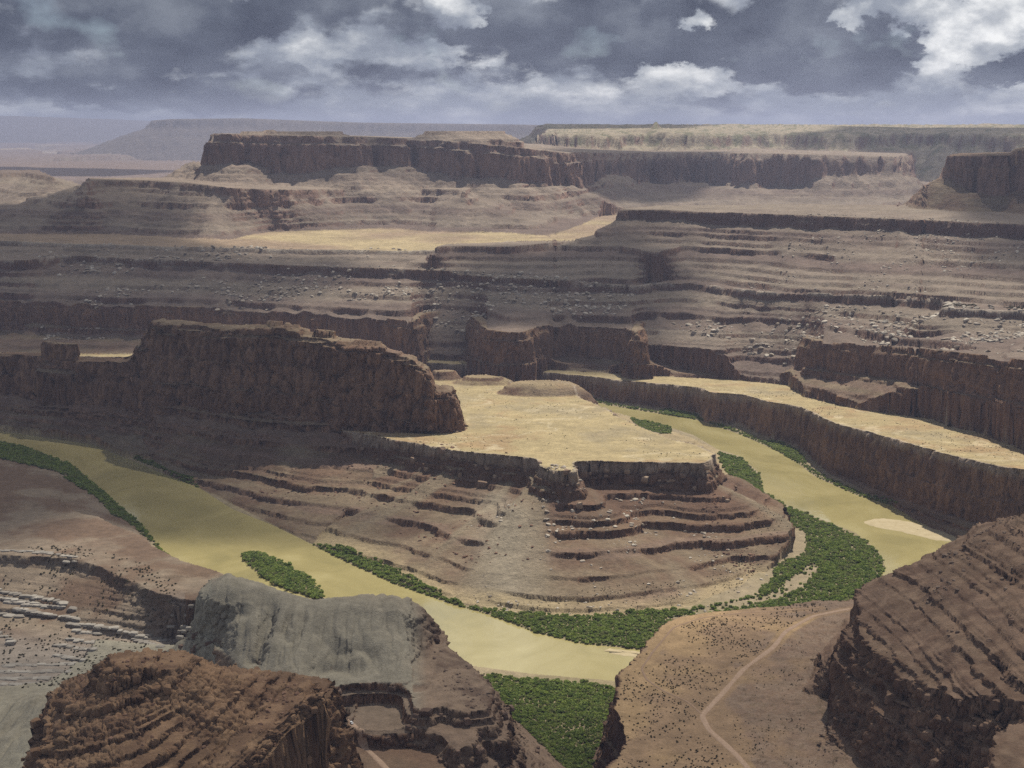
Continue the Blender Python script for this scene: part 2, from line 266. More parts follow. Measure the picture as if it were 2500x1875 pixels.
# ------------------------------------------------------------------ composite height field
H = np.full(XF.shape, -50.0, np.float32); ID = np.zeros(XF.shape, np.int8); FLAT = np.zeros(XF.shape, np.float32); TERR = np.zeros(XF.shape, np.float32)
RIM = np.full(XF.shape, 999., np.float32)
nA = fbm(XF, YF, 210, 3, 1).astype(np.float32); nB = fbm(XF, YF, 55, 3, 4).astype(np.float32); nC = fbm(XF, YF, 17, 2, 7).astype(np.float32)
nD = fbm(XF, YF, 8.5, 2, 17).astype(np.float32)
nR = ridged(XF, YF, 75, 2, 13).astype(np.float32)
d_riv = sdf(RIVER)
base = np.where(d_riv < 0, -3 - 0 * d_riv, np.minimum(1.0 + .03 * d_riv, 14) + nB * .8)
base = np.where((d_riv > -6) & (d_riv < 4), np.interp(d_riv, [-6, 4], [-3, 1.1]), base)
H[:] = base; FLAT[:] = 1
NAMES = {0: 'river_bank'}
def add(i, name, rim, top, cliff, talus=None, toe=None, ztoe=None, warp=(0, 0, 0, 0), terr=1.0, shape=.85, flat=1.0, ext=1e9, cone=None):
    """rim polygon at height top; cliff = (width, height) steps; then talus slope or a slope that ends on the toe polygon"""
    global H
    NAMES[i] = name
    s = sdf(rim) + nA * warp[0] + nB * warp[1] + nC * warp[2] + (nR - .5) * warp[3]
    tp = top(XF, YF).astype(np.float32) if callable(top) else np.float32(top)
    xs = [0]; ds = [0]
    for w, h in cliff: xs.append(xs[-1] + w); ds.append(ds[-1] + h)
    w = xs[-1]
    z = tp - np.interp(s, xs, ds).astype(np.float32)
    so = np.maximum(s - w, 0)
    if toe is not None:
        dt = np.maximum(-sdf(toe), 0)
        q = so / (so + dt + 1e-3)
        zt = ztoe(XF, YF) if callable(ztoe) else ztoe
        zf = z
        z = zf + (np.minimum(zt, zf) - zf) * q ** shape
        z = np.where((so > 0) & (dt <= 0), -300, z)
    else:
        z = z - so * talus
    z = np.where(so > ext, -300, z)
    if cone:
        ca, cw, cs_ = cone
        cn = np.clip(vn(XF / cw + .35 * nA, YF / (cw * 4), 90 + i) + .15, 0, 1) ** 1.2
        z = np.where((s > 0) & (z > -200), np.maximum(z, np.minimum(tp, tp - ds[-1] + ca * cn - so * cs_)), z)
    m = z > H
    H = np.where(m, z, H).astype(np.float32)
    ID[m] = i
    inside = s < 0
    FLAT[m] = np.where(inside, flat, 0)[m]; TERR[m] = np.where(inside, 1 - flat, terr)[m]
    RIM[m] = s[m]
undul = lambda z, a: (lambda x, y: z + a * nA + a * .35 * nB)
plain = lambda x, y: Z1 + 4 * nA + np.where(y > 7000, np.minimum(-110 * sst(.80, .90, ridged(x, y * .5, 4200, 3, 21)) + 25 * fbm(x, y, 2500, 3, 5), 60) * sst(7000, 9000, y), 0)
add(1, 'desert_plain', RIM1, plain, [(6, 9)], toe=RIM2, ztoe=z2, warp=(14, 6, 2, 6), terr=.9)
add(2, 'river_bench', RB_, zb, [(1, 5), (3, 42), (2, 3), (3, 36)], 1.1, warp=(3, 4, 2.2, 4), terr=.6, ext=40)
add(3, 'canyon_wall', T3P, t3, [(3, 12), (4, 3), (7, 50), (5, 4)], toe=T3FOOT, ztoe=lambda x, y: zb(x, y) + 1, warp=(16, 8, 3, 8), terr=1, shape=.6, cone=(16, 90, .6))
add(3, 'canyon_wall', CLOW, 112, [(3, 10), (4, 3), (6, 26)], toe=T3FOOT, ztoe=lambda x, y: zb(x, y) + 1, warp=(8, 6, 3, 6), terr=1, shape=.6)
add(4, 'boulder_slope', RIM2, z2, [(5, 13)], toe=T3TOE, ztoe=lambda x, y: t3a(x, y) + 1, warp=(12, 7, 3, 8), terr=.85)
add(4, 'boulder_slope', RBUSH, 251, [(5, 12)], .42, ext=60, warp=(4, 4, 2, 4), terr=.6)
add(5, 'terraced_hill', E2, undul(300, 2), [(5, 9)], toe=E_TOE, ztoe=z2m(1), warp=(6, 5, 2, 4), terr=1)
add(5, 'terraced_hill', E1, undul(386, 2), [(5, 14)], toe=E_TOE, ztoe=z2m(1), warp=(10, 8, 2, 10), terr=1, shape=.8)
add(6, 'sandstone_tower', TOWER, tower_top, [(4, 30), (6, 4), (8, 72)], .62, ext=150, cone=(45, 120, .55), warp=(8, 8, 3, 8), terr=.3)
add(7, 'sandstone_mesa', F1, f1_top, [(6, 14)], toe=MESA_TOE, ztoe=Z1 + 3, warp=(14, 8, 2, 12), terr=1, shape=.8)
add(7, 'sandstone_mesa', MESA, mesa_top, [(10, 22), (14, 8), (12, 96)], toe=MESA_TOE, ztoe=Z1 + 3, warp=(26, 14, 3, 18), terr=.9, shape=.62, cone=(58, 190, .52))
add(7, 'sandstone_mesa', CAP1, 596, [(10, 5)], .35, ext=12, warp=(10, 5, 2, 4), terr=.8)
add(7, 'sandstone_mesa', CAP0, 605, [(6, 6)], .5, ext=12, warp=(2, 2, 1, 0), terr=.8)
add(7, 'sandstone_mesa', CAP2, 597, [(8, 9)], .45, ext=60, warp=(10, 5, 2, 4), terr=.9)
add(8, 'small_mesa', LM, 425, [(10, 14)], .3, ext=500, warp=(14, 8, 2, 4), terr=.8)
add(9, 'far_plateau', UPP, lambda x, y: 582 + np.minimum((y - 8000) * .022, 58) + 16 * np.maximum(fbm(x, y, 420, 3, 31), 0), [(30, 12), (30, 4), (25, 48)], .5, warp=(60, 30, 6, 30), terr=.6, flat=.6)
add(9, 'far_plateau', SPIRE, 650, [(6, 18)], 1.2, ext=20, terr=.2)
add(10, 'blue_mesa', FARM, farm_top, [(60, 60), (60, 60)], .35, warp=(50, 20, 0, 0), terr=.6)
add(11, 'far_ridge', FARR, farr_top, [(200, 60)], .22, warp=(60, 20, 0, 0), terr=.6)
add(12, 'river_peninsula', PEN, lambda x, y: zb(x, y) + 1.6 * nA + .6 * nB, [(1.2, 13), (3, 1), (1.5, 10), (6, 3), (2.5, 11)], toe=PEN_TOE, ztoe=3, warp=(3, 3.5, 2, 5), terr=1, shape=.74, cone=(9, 60, .45))
DOMES = [(1320, 958, 95, 22), (1180, 935, 70, 16), (1085, 925, 40, 20)]
for u, v, r, h in DOMES:
    cx, cyy = P(u, v, zb); dd = np.hypot((XF - cx) / r, (YF - cyy) / (r * .9)) + nB * .12
    z = zb(XF, YF) + h * np.clip(1.25 - 1.25 * dd ** 3, -1, 1); m = (z > H) & (dd < 1.2)
    H[m] = z[m]; ID[m] = 12; FLAT[m] = 0.7; TERR[m] = .6
ridge0_top = by_u([-500, -300, 0, 100, 200, 310, 340], [132, 135, 140, 146, 147, 155, 180])
ridge_top = by_u([320, 330, 352, 374, 400, 469, 525, 650, 729, 830, 932, 960, 1006, 1050, 1058, 1105, 1122, 1136], [170, 184, 205, 236, 244, 247, 246, 257, 254, 244, 236, 227, 220, 196, 172, 163, 138, 100])
add(13, 'sandstone_ridge', RIDGE0, lambda x, y: ridge0_top(x, y) + 3 * nB, [(3, 30), (3, 3), (5, 40)], toe=PEN_TOE, ztoe=3, warp=(3, 4, 2, 3), terr=.9, flat=.5, shape=.8)
add(13, 'sandstone_ridge', KNOB, lambda x, y: 181 + 4 * nB, [(4, 40)], 1.2, ext=20, warp=(1, 3, 2, 1), terr=.5, flat=.5)
add(13, 'sandstone_ridge', RIDGE, lambda x, y: ridge_top(x, y) + 5 * np.round(1.6 * nB) / 1.6 + 2.5 * nC, [(4, 9), (5, 3), (4, 45), (2, 2), (4, 45), (3, 2), (4, 38)], toe=PEN_TOE, ztoe=3, warp=(4, 6, 3.5, 6), terr=.9, flat=.4, shape=.8)
for u, y, w, hgt in [(670, 2735, 10, 8), (715, 2712, 12, 8), (795, 2665, 16, 9), (900, 2620, 22, 7)]:
    cx, cyy = PU(u, y); dd = np.maximum(np.abs(XF - cx) / (w * 1.1), np.abs(YF - cyy) / 9) + nC * .15
    z = ridge_top(XF, YF) + hgt * np.clip(6 * (1.15 - dd), -2, 1); m = (z > H) & (dd < 1.3)
    H[m] = z[m]; ID[m] = 13
add(14, 'rocky_slope', LVAL, undul(26, 3), [(5, 3)], .3, warp=(4, 4, 2, 2), terr=.6, flat=.4)
add(14, 'rocky_slope', LHILL, lambda x, y: 60 + 12 * sst(1500, 1900, 3700 - y) + 3 * nA, [(4, 9)], toe=LH_TOE, ztoe=14, warp=(6, 5, 2, 4), terr=.8, shape=.8, flat=.6)
add(15, 'road_bench', ROADB, lambda x, y: 100 + 2.2 * nA + .5 * nB, [(2, 22), (4, 3), (2, 18), (4, 3), (3, 26)], 1.0, ext=40, warp=(1, 2.5, 2, 2), terr=.7)
add(16, 'near_shelf', NEARP, undul(112, 2.5), [(4, 14), (5, 3), (4, 18)], .55, warp=(3, 5, 3, 5), terr=.9, flat=.7)
add(17, 'shale_mound', MSHELF, undul(138, 1.5), [(1.5, 5), (4, 1), (1.5, 5), (4, 1), (1.5, 6), (5, 2), (3, 22), (4, 3), (4, 20)], .75, warp=(1, 3, 2, 4), terr=.4, flat=.8, ext=90)
add(17, 'shale_mound', MROUND, undul(127, 1.5), [(5, 3), (4, 14)], .9, warp=(1, 3, 2, 7), terr=.2, flat=.5, ext=30)
add(17, 'shale_mound', MOUND, lambda x, y: mound_top(x, y) + 3, [(8, .6), (8, 1.6), (8, 2.6)], toe=MOUND_TOE, ztoe=mound_toe_z, warp=(3, 1, 0, 0), terr=.0, shape=.34 + .56 * sst(TU(440), TU(620), XF / YF), flat=1)
gm = (ID == 17) & (H > 138.5) & (XF / YF > TU(440))
gul = np.clip(1 - np.abs(vn(XF / 40 + .6 * nA, YF / 120 + 3, 51)) * 2.4, 0, 1) + .45 * np.clip(1 - np.abs(vn(XF / 15 + .5 * nA, YF / 60 + 9, 52)) * 2.4, 0, 1) + .16 * np.clip(1 - np.abs(vn(XF / 5 + .5 * nA, YF / 26 + 9, 53)) * 2.4, 0, 1)
H = np.where(gm, np.maximum(H - 11 * np.clip(gul, 0, 1.4) ** 1.1 * sst(-10, 40, RIM) * sst(138, 150, H), 138), H).astype(np.float32)
gm2 = (ID == 17) & (XF / YF < TU(470)) & (H > 31)
H = np.where(gm2, np.maximum(H - 7 * np.clip(gul, 0, 1.4) * sst(31, 60, H), 30), H).astype(np.float32)
add(18, 'rock_butte', BUT, lambda x, y: np.clip(199 + .46 * (x - 322), 190, 262) - .10 * np.maximum(1330 - y, 0) - .32 * np.maximum(y - 1335, 0) + 2 * nB + 1.5 * nC, [(2, 14), (5, 2), (2, 12), (6, 3), (2, 12)], toe=BUT_TOE, ztoe=100, warp=(4, 8, 4, 10), terr=1, shape=.7, flat=.12)
add(18, 'rock_butte', BUT3, 192, [(3, 25), (3, 3)], 1.1, warp=(2, 4, 3, 6), terr=.8, flat=.5, ext=40)
add(19, 'red_butte', REDB, lambda x, y: 203 - .10 * np.maximum(1040 - y, 0) + 2 * nB, [(2, 13), (3, 2), (2, 14), (4, 3), (2, 12)], toe=REDB_TOE, ztoe=112, warp=(1, 3, 2, 5), terr=.8, shape=.75, flat=.3)
add(19, 'red_butte', RED, undul(239, 1.5), [(2, 3), (3, 1)], toe=REDB, ztoe=lambda x, y: 200 - .10 * np.maximum(1040 - y, 0), warp=(1, 3, 2, 3), terr=1, shape=.85, flat=.5)
add(19, 'red_butte', RED2, lambda x, y: 220 - .13 * np.maximum(1045 - y, 0) + 3 * nB + 2 * nC, [(2, 4), (3, 1)], toe=REDB, ztoe=lambda x, y: 200 - .10 * np.maximum(1040 - y, 0), warp=(1, 3, 2, 3), terr=.8, shape=.8, flat=.4)
print('composite', time.time() - T0)

# talus cones and gullies run down the slopes and bury the ledges in places
pcx, pcy = P(1380, 1075, zb)
th_ = np.arctan2(XF - pcx, YF - pcy)
stP = vn(th_ * 9.0, RIM / 420, 81) * .6 + vn(th_ * 23.0, RIM / 260 + 4, 82) * .2
stX = vn(XF / 75 + .4 * nA, YF / 900, 83) * .6 + vn(XF / 27 + .3 * nA, YF / 520, 84) * .5
streak = np.where(ID == 12, stP, np.where(np.isin(ID, (3, 4, 5, 7)), stX, 0)).astype(np.float32)
H = (H + (1 - FLAT) * streak * np.where(ID == 12, 3.4, 5.0) * sst(8, 60, RIM) * sst(3, 25, H)).astype(np.float32)
# beds of rock: map heights through an irregular staircase where ledges crop out
def bed_table(ths, r0_, r1_, w_, seed):
    rb = random.Random(seed); a = [-260.0]; b = [-260.0]
    while a[-1] < 1100:
        th = rb.choice(ths) * rb.uniform(.85, 1.15); r = rb.uniform(r0_, r1_); z0 = a[-1]
        a += [z0 + th * (1 - w_), z0 + th]; b += [z0 + th * (1 - r), z0 + th]
    return np.array(a), np.array(b)
dipn = 6 * nA + 1.2 * nB + .055 * np.clip(YF - 2200, -600, 1400)
HN = np.interp(H + dipn, *bed_table((5, 7, 9, 12, 16, 22), .45, .72, .06, 5))
HF = np.interp(H + dipn, *bed_table((7, 9, 11, 14, 18, 25), .48, .70, .05, 6))
HP = np.interp(H + dipn, *bed_table((6, 9, 13, 19), .50, .74, .05, 8)) - dipn
dipS = dipn + np.where(ID == 19, -.30 * XF, np.where(ID == 18, .30 * XF, 0)) + .6 * nC
HS = np.interp(H + dipS, *bed_table((2.2, 3, 4, 5.5, 8, 11), .50, .78, .05, 7))
HT = np.where(YF > 2750, HF, HN) - dipn
RCK = (ID == 17) & (XF / YF > TU(1000)) & (FLAT < 1) | (ID == 17) & (XF / YF > TU(1040))
H = np.where(RCK, H + 3.5 * nB + 2.0 * nC, H)
TERR = np.where(RCK, .9, TERR)
HT = np.where(np.isin(ID, (16, 18, 19, 14)) | RCK, HS - dipS, np.where(ID == 12, HP, HT))
mask = np.clip(TERR, 0, 1) * np.clip(.85 + 1.0 * fbm(XF, YF, 110, 3, 44) + .25 * nB - np.where(ID == 12, 1.7, 1.0) * streak, np.where(ID == 12, .10, .28), 1)
H = (H + (HT - H) * mask + (1 - FLAT) * np.where((ID == 17) & (H > 140), .15, 1) * (nC * .45 + nB * .5 + nD * .55 * np.clip(YF / 2200, .5, 1.3)) + np.where(ID == 18, .6 * nC + 1.5 * nB, 0) + FLAT * .15 * nC).astype(np.float32)

H = np.where(d_riv > 0, np.maximum(H, base), H).astype(np.float32)
# ------------------------------------------------------------------ adaptive rows: more vertices where the ground is steep
e = (H - CAMZ) / YF
vis = e >= np.maximum.accumulate(e, 1) - 1e-6
de = np.abs(np.diff(e, axis=1, prepend=e[:, :1]))
den = de * np.where(vis, 1.0, .22) + 4e-6 + 1.2e-4 * np.gradient(np.log(Y_F))[None, :]
def blur(a, k, ax):
    c = np.cumsum(np.concatenate([np.repeat(a.take([0], ax), k, ax), a, np.repeat(a.take([-1], ax), k, ax)], ax), ax, dtype=np.float64)
    n = a.shape[ax]; hi = c.take(range(2 * k, 2 * k + n), ax); lo = np.concatenate([np.zeros_like(c.take([0], ax)), c.take(range(0, n - 1), ax)], ax)
    return (hi - lo) / (2 * k + 1)
den = blur(blur(den, 5, 1), 12, 0)
cum = np.cumsum(den, 1); cum = (cum - cum[:, :1]) / (cum[:, -1:] - cum[:, :1])
NR = 1080
qs = np.linspace(0, 1, NR)
VY = np.empty((NT_F, NR)); VZ = np.empty((NT_F, NR)); VID = np.empty((NT_F, NR), np.int8)
VISV = np.empty((NT_F, NR), np.float32); VF = np.empty((NT_F, NR), np.float32); VRIM = np.empty((NT_F, NR), np.float32)
idx = np.arange(NY_F)
for i in range(NT_F):
    k = np.interp(qs, cum[i], idx); VY[i] = np.interp(k, idx, Y_F); VZ[i] = np.interp(k, idx, H[i])
    ki = np.round(k).astype(int); VID[i] = ID[i, ki]; VISV[i] = vis[i, ki]; VF[i] = np.interp(k, idx, FLAT[i]); VRIM[i] = np.interp(k, idx, RIM[i])
VX = T_F[:, None] * VY
print('rows', time.time() - T0)
# normals and steepness of the sheet
def normals(X, Y, Z):
    a = np.stack([np.gradient(X, axis=0), np.gradient(Y, axis=0), np.gradient(Z, axis=0)], -1)
    b = np.stack([np.gradient(X, axis=1), np.gradient(Y, axis=1), np.gradient(Z, axis=1)], -1)
    n = np.cross(a, b); n /= np.linalg.norm(n, axis=-1, keepdims=True) + 1e-12
    return n * np.sign(n[..., 2:3] + 1e-9)
N = normals(VX, VY, VZ)
steep = 1 - sst(.35, .8, N[..., 2])
# joints and beds pushed in and out on the cliff faces
hx, hy = N[..., 0], N[..., 1]; hl = np.sqrt(hx * hx + hy * hy) + 1e-6; hx, hy = hx / hl, hy / hl
along = VX * -hy + VY * hx
def cells(x, y, z, seed=0):
    """distance to the nearest and second nearest of scattered 3-D points: joint blocks in rock"""
    xi, yi, zi = np.floor(x).astype(np.int32), np.floor(y).astype(np.int32), np.floor(z).astype(np.int32)
    f1 = np.full(x.shape, 9., np.float32); f2 = np.full(x.shape, 9., np.float32); idv = np.zeros(x.shape, np.float32)
    for a in (-1, 0, 1):
        for b in (-1, 0, 1):
            for c in (-1, 0, 1):
                u_, v_, w_ = xi + a, yi + b, zi + c
                k = (u_ * 73 + w_ * 19 + seed * 5) & 511; l = (v_ * 57 + w_ * 131 + seed * 11) & 511
                d = (u_ + TAB[k, l] - x) ** 2 + (v_ + TAB[l, k] - y) ** 2 + (w_ + TAB[(k + 7) & 511, (l + 3) & 511] - z) ** 2
                d = d.astype(np.float32); m = d < f1
                f2 = np.where(m, f1, np.minimum(f2, d)); idv = np.where(m, TAB[(k + 3) & 511, l], idv); f1 = np.where(m, d, f1)
    return np.sqrt(f1), np.sqrt(f2), idv
push = np.zeros_like(VX)
bed = vn(VZ / 5.5 + vn(VX / 90, VY / 90, 2) * .8, VX / 260 + VY / 260, 8) * 1.3 + vn(VZ / 2.1, VX / 90 + VY / 90, 9) * .5
for ids, sx, sz, a_, lo in (((2, 3, 4, 5, 12), 14, 40, 4.2, .25), ((13,), 18, 50, 7.0, .2), ((6, 7, 9), 26, 90, 8.0, .25), ((14, 15, 16, 17), 8, 10, 3.4, .3), ((18,), 8, 8, 3.8, .12), ((19,), 6.5, 7.5, 4.0, .05)):
    m = np.isin(VID, ids) & (steep > lo if lo > .1 else N[..., 2] < .97) & (VY < 9500)
    x_, y_, z_ = VX[m], VY[m], VZ[m]
    wj = vn(x_ / sx * .7, y_ / sx * .7, 6) * .5
    f1, f2, iv = cells(x_ / sx + wj, y_ / sx - wj, z_ / sz)
    blk = (1 - np.minimum(f1, 1) ** 2) * (.45 if ids == (19,) else .2) + (iv - .5) * 1.15 - .9 * np.exp(-((f2 - f1) / .09) ** 2)
    h1, h2, iv3 = cells(x_ / (sx * 3.1), y_ / (sx * 3.1), z_ / (sz * 2.2), 4)
    blk += 1.3 * (iv3 - .5) - .5 * np.exp(-((h2 - h1) / .06) ** 2)
    g1, g2, iv2 = cells(x_ / (sx * .38), y_ / (sx * .38), z_ / (sz * .3), 9)
    blk += .28 * (.5 * (1 - np.minimum(g1, 1) ** 2) + 1.2 * (iv2 - .5) - .8 * np.exp(-((g2 - g1) / .12) ** 2))
    st = np.maximum(steep[m], .55 if ids == (19,) else (.35 if ids == (18,) else 0))
    push[m] = (blk * a_ + bed[m] * (.6 if ids[0] > 13 else 1.3)) * st
fm = np.isin(VID, (15, 16)) & (VF > .5) & (N[..., 2] > .8)
x_, y_ = VX[fm], VY[fm]; q1, q2, qi = cells(x_ / 11 + .5 * vn(x_ / 8, y_ / 8, 6), y_ / 7 + .5 * vn(x_ / 8, y_ / 8, 7), x_ * 0 + .5, 21)
rd = np.full(x_.shape, 99.)
for L_ in (PL(ROAD_A, 100), PL(ROAD_B, 100), PL(ROAD_C, 112)):
    for (ax, ay), (bx_, by_) in zip(L_[:-1], L_[1:]):
        ex, ey = bx_ - ax, by_ - ay; k = np.clip(((x_ - ax) * ex + (y_ - ay) * ey) / (ex * ex + ey * ey), 0, 1); rd = np.minimum(rd, np.hypot(x_ - ax - ex * k, y_ - ay - ey * k))
slick = np.zeros_like(VX); slick[fm] = sst(5, 9, rd) * sst(-.05, .25, fbm(x_, y_, 70, 3, 91) + .9 * sst(TU(1720), TU(1900), x_ / y_) - .55)
flatz = np.zeros_like(VX); flatz[fm] = slick[fm] * (1.3 * (qi - .5) - .9 * np.exp(-((q2 - q1) / .07) ** 2))
nup = np.where(np.isin(VID, (18, 19)), .75, .0)
VX2 = VX + N[..., 0] * push; VY2 = VY + N[..., 1] * push; VZ2 = VZ + N[..., 2] * push * nup + flatz
N = normals(VX2, VY2, VZ2)
print('verts', VX.size, time.time() - T0)

def ground_z(x, y):
    """height of the ground under points (vectorised, from the fine field)"""
    x = np.asarray(x, float); y = np.asarray(y, float)
    ti = np.clip(np.interp(x / y, T_F, np.arange(NT_F)), 0, NT_F - 1.001); yi = np.clip(np.interp(y, Y_F, np.arange(NY_F)), 0, NY_F - 1.001)
    a = ti.astype(int); b = yi.astype(int); fa = ti - a; fb = yi - b
    return (H[a, b] * (1 - fa) + H[a + 1, b] * fa) * (1 - fb) + (H[a, b + 1] * (1 - fa) + H[a + 1, b + 1] * fa) * fb

# ------------------------------------------------------------------ rock and soil colours (albedo) per vertex
def C(*c): return np.array(c, np.float32)
def lerp(a, b, f): return a + (b - a) * np.asarray(f)[..., None]
n1 = fbm(VX, VY, 60, 4, 61); n2 = fbm(VX, VY, 300, 3, 62); n3 = fbm(VX, VY, 9, 3, 63)
zeta = VZ + 5 * fbm(VX, VY, 210, 3, 1) + .055 * np.clip(VY - 2200, -600, 1400)
bandn = vn(zeta / 6.0, n2 * .6 + 3, 71) * .6 + vn(zeta / 2.3, n2 * .4 + 9, 72) * .4
flat = np.clip(VF * sst(.8, .95, N[..., 2]), 0, 1)
nz = N[..., 2]
cliff_c = lerp(C(.15, .082, .050)[None, None], C(.235, .14, .088), sst(-.6, .6, bandn + n3 * .5))
stain = sst(.1, .55, vn(along / 15, VZ / 70, 33) + .3 * vn(along / 4, VZ / 30, 34) + .3 * bandn)
cliff_c = lerp(cliff_c, C(.085, .05, .042), stain * .7)
talus_c = lerp(C(.205, .155, .102)[None, None], C(.138, .088, .058), sst(-.4, .5, n1 + bandn * .5))
talus_c = lerp(talus_c, C(.19, .125, .095), .6 * sst(.1, .5, vn(zeta / 9.0, n2 * .3 + 5, 75)))
col = lerp(talus_c, cliff_c, steep)
def setc(ids, c, w):
    global col
    m = np.isin(VID, ids); ww = np.where(m, w, 0); col = lerp(col, c, np.clip(ww, 0, 1))
# purple-grey slopes of the upper canyon
setc([4, 5, 7, 8, 1], lerp(C(.150, .112, .096)[None, None], C(.235, .195, .155), sst(-.5, .5, n1 * .6 + vn(zeta / 11.0, n2 * .3, 76) * .7)), .75 * (1 - steep))
setc([5, 4], C(.13, .075, .06), .75 * steep)
setc([7], C(.285, .225, .175), .6 * (1 - steep) * sst(330, 400, VZ))
setc([7, 6, 9], lerp(C(.26, .165, .125)[None, None], C(.20, .125, .105), sst(-.3, .3, bandn)), .8 * steep)
# yellow grass flats
yel = lerp(C(.385, .31, .168)[None, None], C(.325, .232, .125), sst(.0, .55, n1 + .6 * n2 + .3 * n3))
yel = lerp(yel, C(.30, .25, .155), .8 * sst(.1, .5, fbm(VX, VY * .6, 95, 4, 66) + .3 * n3))
wash = 1 - np.abs(fbm(VX, VY, 130, 3, 67)) * 2
yel = lerp(yel, C(.52, .44, .29), .6 * sst(.90, .98, wash))
setc([12, 2], yel, flat * .95)
setc([1], lerp(lerp(C(.30, .22, .15)[None, None], C(.39, .31, .18), sst(-.2, .4, n2)), lerp(C(.20, .15, .13)[None, None], C(.36, .29, .22), sst(.25, .5, fbm(VX, VY * .4, 2600, 3, 93))), sst(5200, 7500, VY)), flat)
stv = np.arctan2(VX - pcx, VY - pcy); stv = vn(stv * 9.0, VRIM / 420, 81) * .6 + vn(stv * 23.0, VRIM / 260 + 4, 82) * .2
setc([12], lerp(C(.165, .092, .056)[None, None], C(.115, .068, .046), sst(-.4, .4, n3 + bandn)), .7 * sst(30, 62, VZ + 10 * n1) * (1 - flat))
setc([12], C(.225, .18, .122), .8 * sst(.0, .4, stv) * (1 - flat) * (1 - steep))
fan = np.exp(-((VX / VY - TU(1235)) / .022) ** 2) * sst(18, 60, VRIM); setc([12], C(.275, .235, .175), .8 * fan * (1 - flat))
setc([12], C(.36, .285, .165), .8 * (1 - sst(5, 14, VZ + 4 * n1)))
setc([13], C(.28, .175, .115), .55 * steep * sst(.15, .55, vn(along / 22, VZ / 90, 37) + .3 * n3))
# pale capping beds along the rims
setc([1, 4], C(.36, .315, .26), np.where((VRIM > -10) & (VRIM < 2), .65, 0) * sst(-.6, .1, n1 + .2))
setc([2, 12], C(.40, .34, .27), np.where((VRIM > -4) & (VRIM < 1.2), .55, 0))
setc([10, 11], C(.13, .11, .10), .85)
setc([9], lerp(C(.34, .29, .21)[None, None], C(.17, .165, .10), sst(.0, .35, n1)), (1 - steep) * .9)
setc([17], lerp(C(.27, .245, .19)[None, None], C(.285, .225, .165), sst(-.1, .5, n2 + .4 * n1)), .95 * np.maximum(1 - steep, VZ > 140.5))
setc([17], lerp(C(.275, .252, .195)[None, None], C(.235, .21, .16), sst(-.2, .4, n1)), .95 * ((VX / VY < TU(500)) & (VY > 1150)))
rckv = sst(TU(985), TU(1045), VX / VY); setc([17], lerp(C(.135, .085, .06)[None, None], C(.215, .15, .105), sst(-.4, .4, n1 + n3 + .5 * bandn)), .9 * rckv)
setc([17], C(.20, .14, .10), .8 * (VZ < 136.5) * (1 - steep) * (VX / VY > TU(560)))
setc([15], lerp(C(.29, .195, .12)[None, None], C(.36, .245, .135), sst(-.2, .4, n1)), flat)
setc([15, 16], lerp(C(.27, .195, .145)[None, None], C(.22, .15, .11), sst(-.3, .3, n3)), flat * slick * .85)
setc([16], C(.24, .15, .10), flat * .5)
setc([14], lerp(C(.130, .085, .058)[None, None], C(.20, .16, .118), sst(-.1, .4, n1 + .3 * n2)), .85)
wz = np.isin(VID, [14]) & (VX / VY < TU(430)); setc([14], C(.27, .235, .20), .8 * wz * (1 - sst(1640, 1760, VY + 30 * n1)) )
setc([0], lerp(C(.30, .245, .16)[None, None], C(.24, .20, .12), sst(-.3, .4, n1)), .9)
setc([18], lerp(C(.165, .100, .066)[None, None], C(.235, .155, .105), sst(-.4, .4, n1 + n3)), .75)
setc([19], lerp(C(.165, .095, .056)[None, None], C(.255, .158, .092), sst(-.4, .4, n1 + n3)), .8)
col *= (1 + .16 * n3 + .10 * n1)[..., None]
col = np.clip(col, .01, .9)

# ------------------------------------------------------------------ materials
def rock_mat(name, scale, bump, tint=(1, 1, 1)):
    m, nt, out = new_mat(name)
    p = nt.node('ShaderNodeBsdfPrincipled'); p.inputs['Roughness'].default_value = .92; p.inputs['Specular IOR Level'].default_value = .15
    at = nt.node('ShaderNodeAttribute', attribute_name='albedo')
    pos = nt.node('ShaderNodeNewGeometry').outputs['Position']
    a = nt.noise(pos, scale, 6, .65); b = nt.noise(pos, scale * .17, 4, .6)
    v = nt.math('ADD', nt.math('MULTIPLY', a, 1.1), nt.math('MULTIPLY', b, .9))
    v = nt.maprange(v, .6, 1.4, .62, 1.38)
    hs = nt.node('ShaderNodeCombineColor'); [nt.put(hs.inputs[i], nt.math('MULTIPLY', v, tint[i])) for i in range(3)]
    c = nt.mix(1.0, at.outputs['Color'], hs.outputs[0], 'MULTIPLY')
    nt.put(p.inputs['Base Color'], c)
    bp = nt.node('ShaderNodeBump'); bp.inputs['Strength'].default_value = .9; bp.inputs['Distance'].default_value = bump
    nt.put(bp.inputs['Height'], nt.math('ADD', nt.noise(pos, scale * 1.3, 8, .7), nt.math('MULTIPLY', b, 1.2)))
    nt.l.new(bp.outputs[0], p.inputs['Normal']); nt.l.new(p.outputs[0], out.inputs[0])
    return m
M_NEAR = rock_mat('near_rock', .45, 1.6); M_MID = rock_mat('mid_rock', .16, 4.0); M_FAR = rock_mat('far_rock', .045, 10.0); M_SHALE = rock_mat('shale', .6, 1.2)
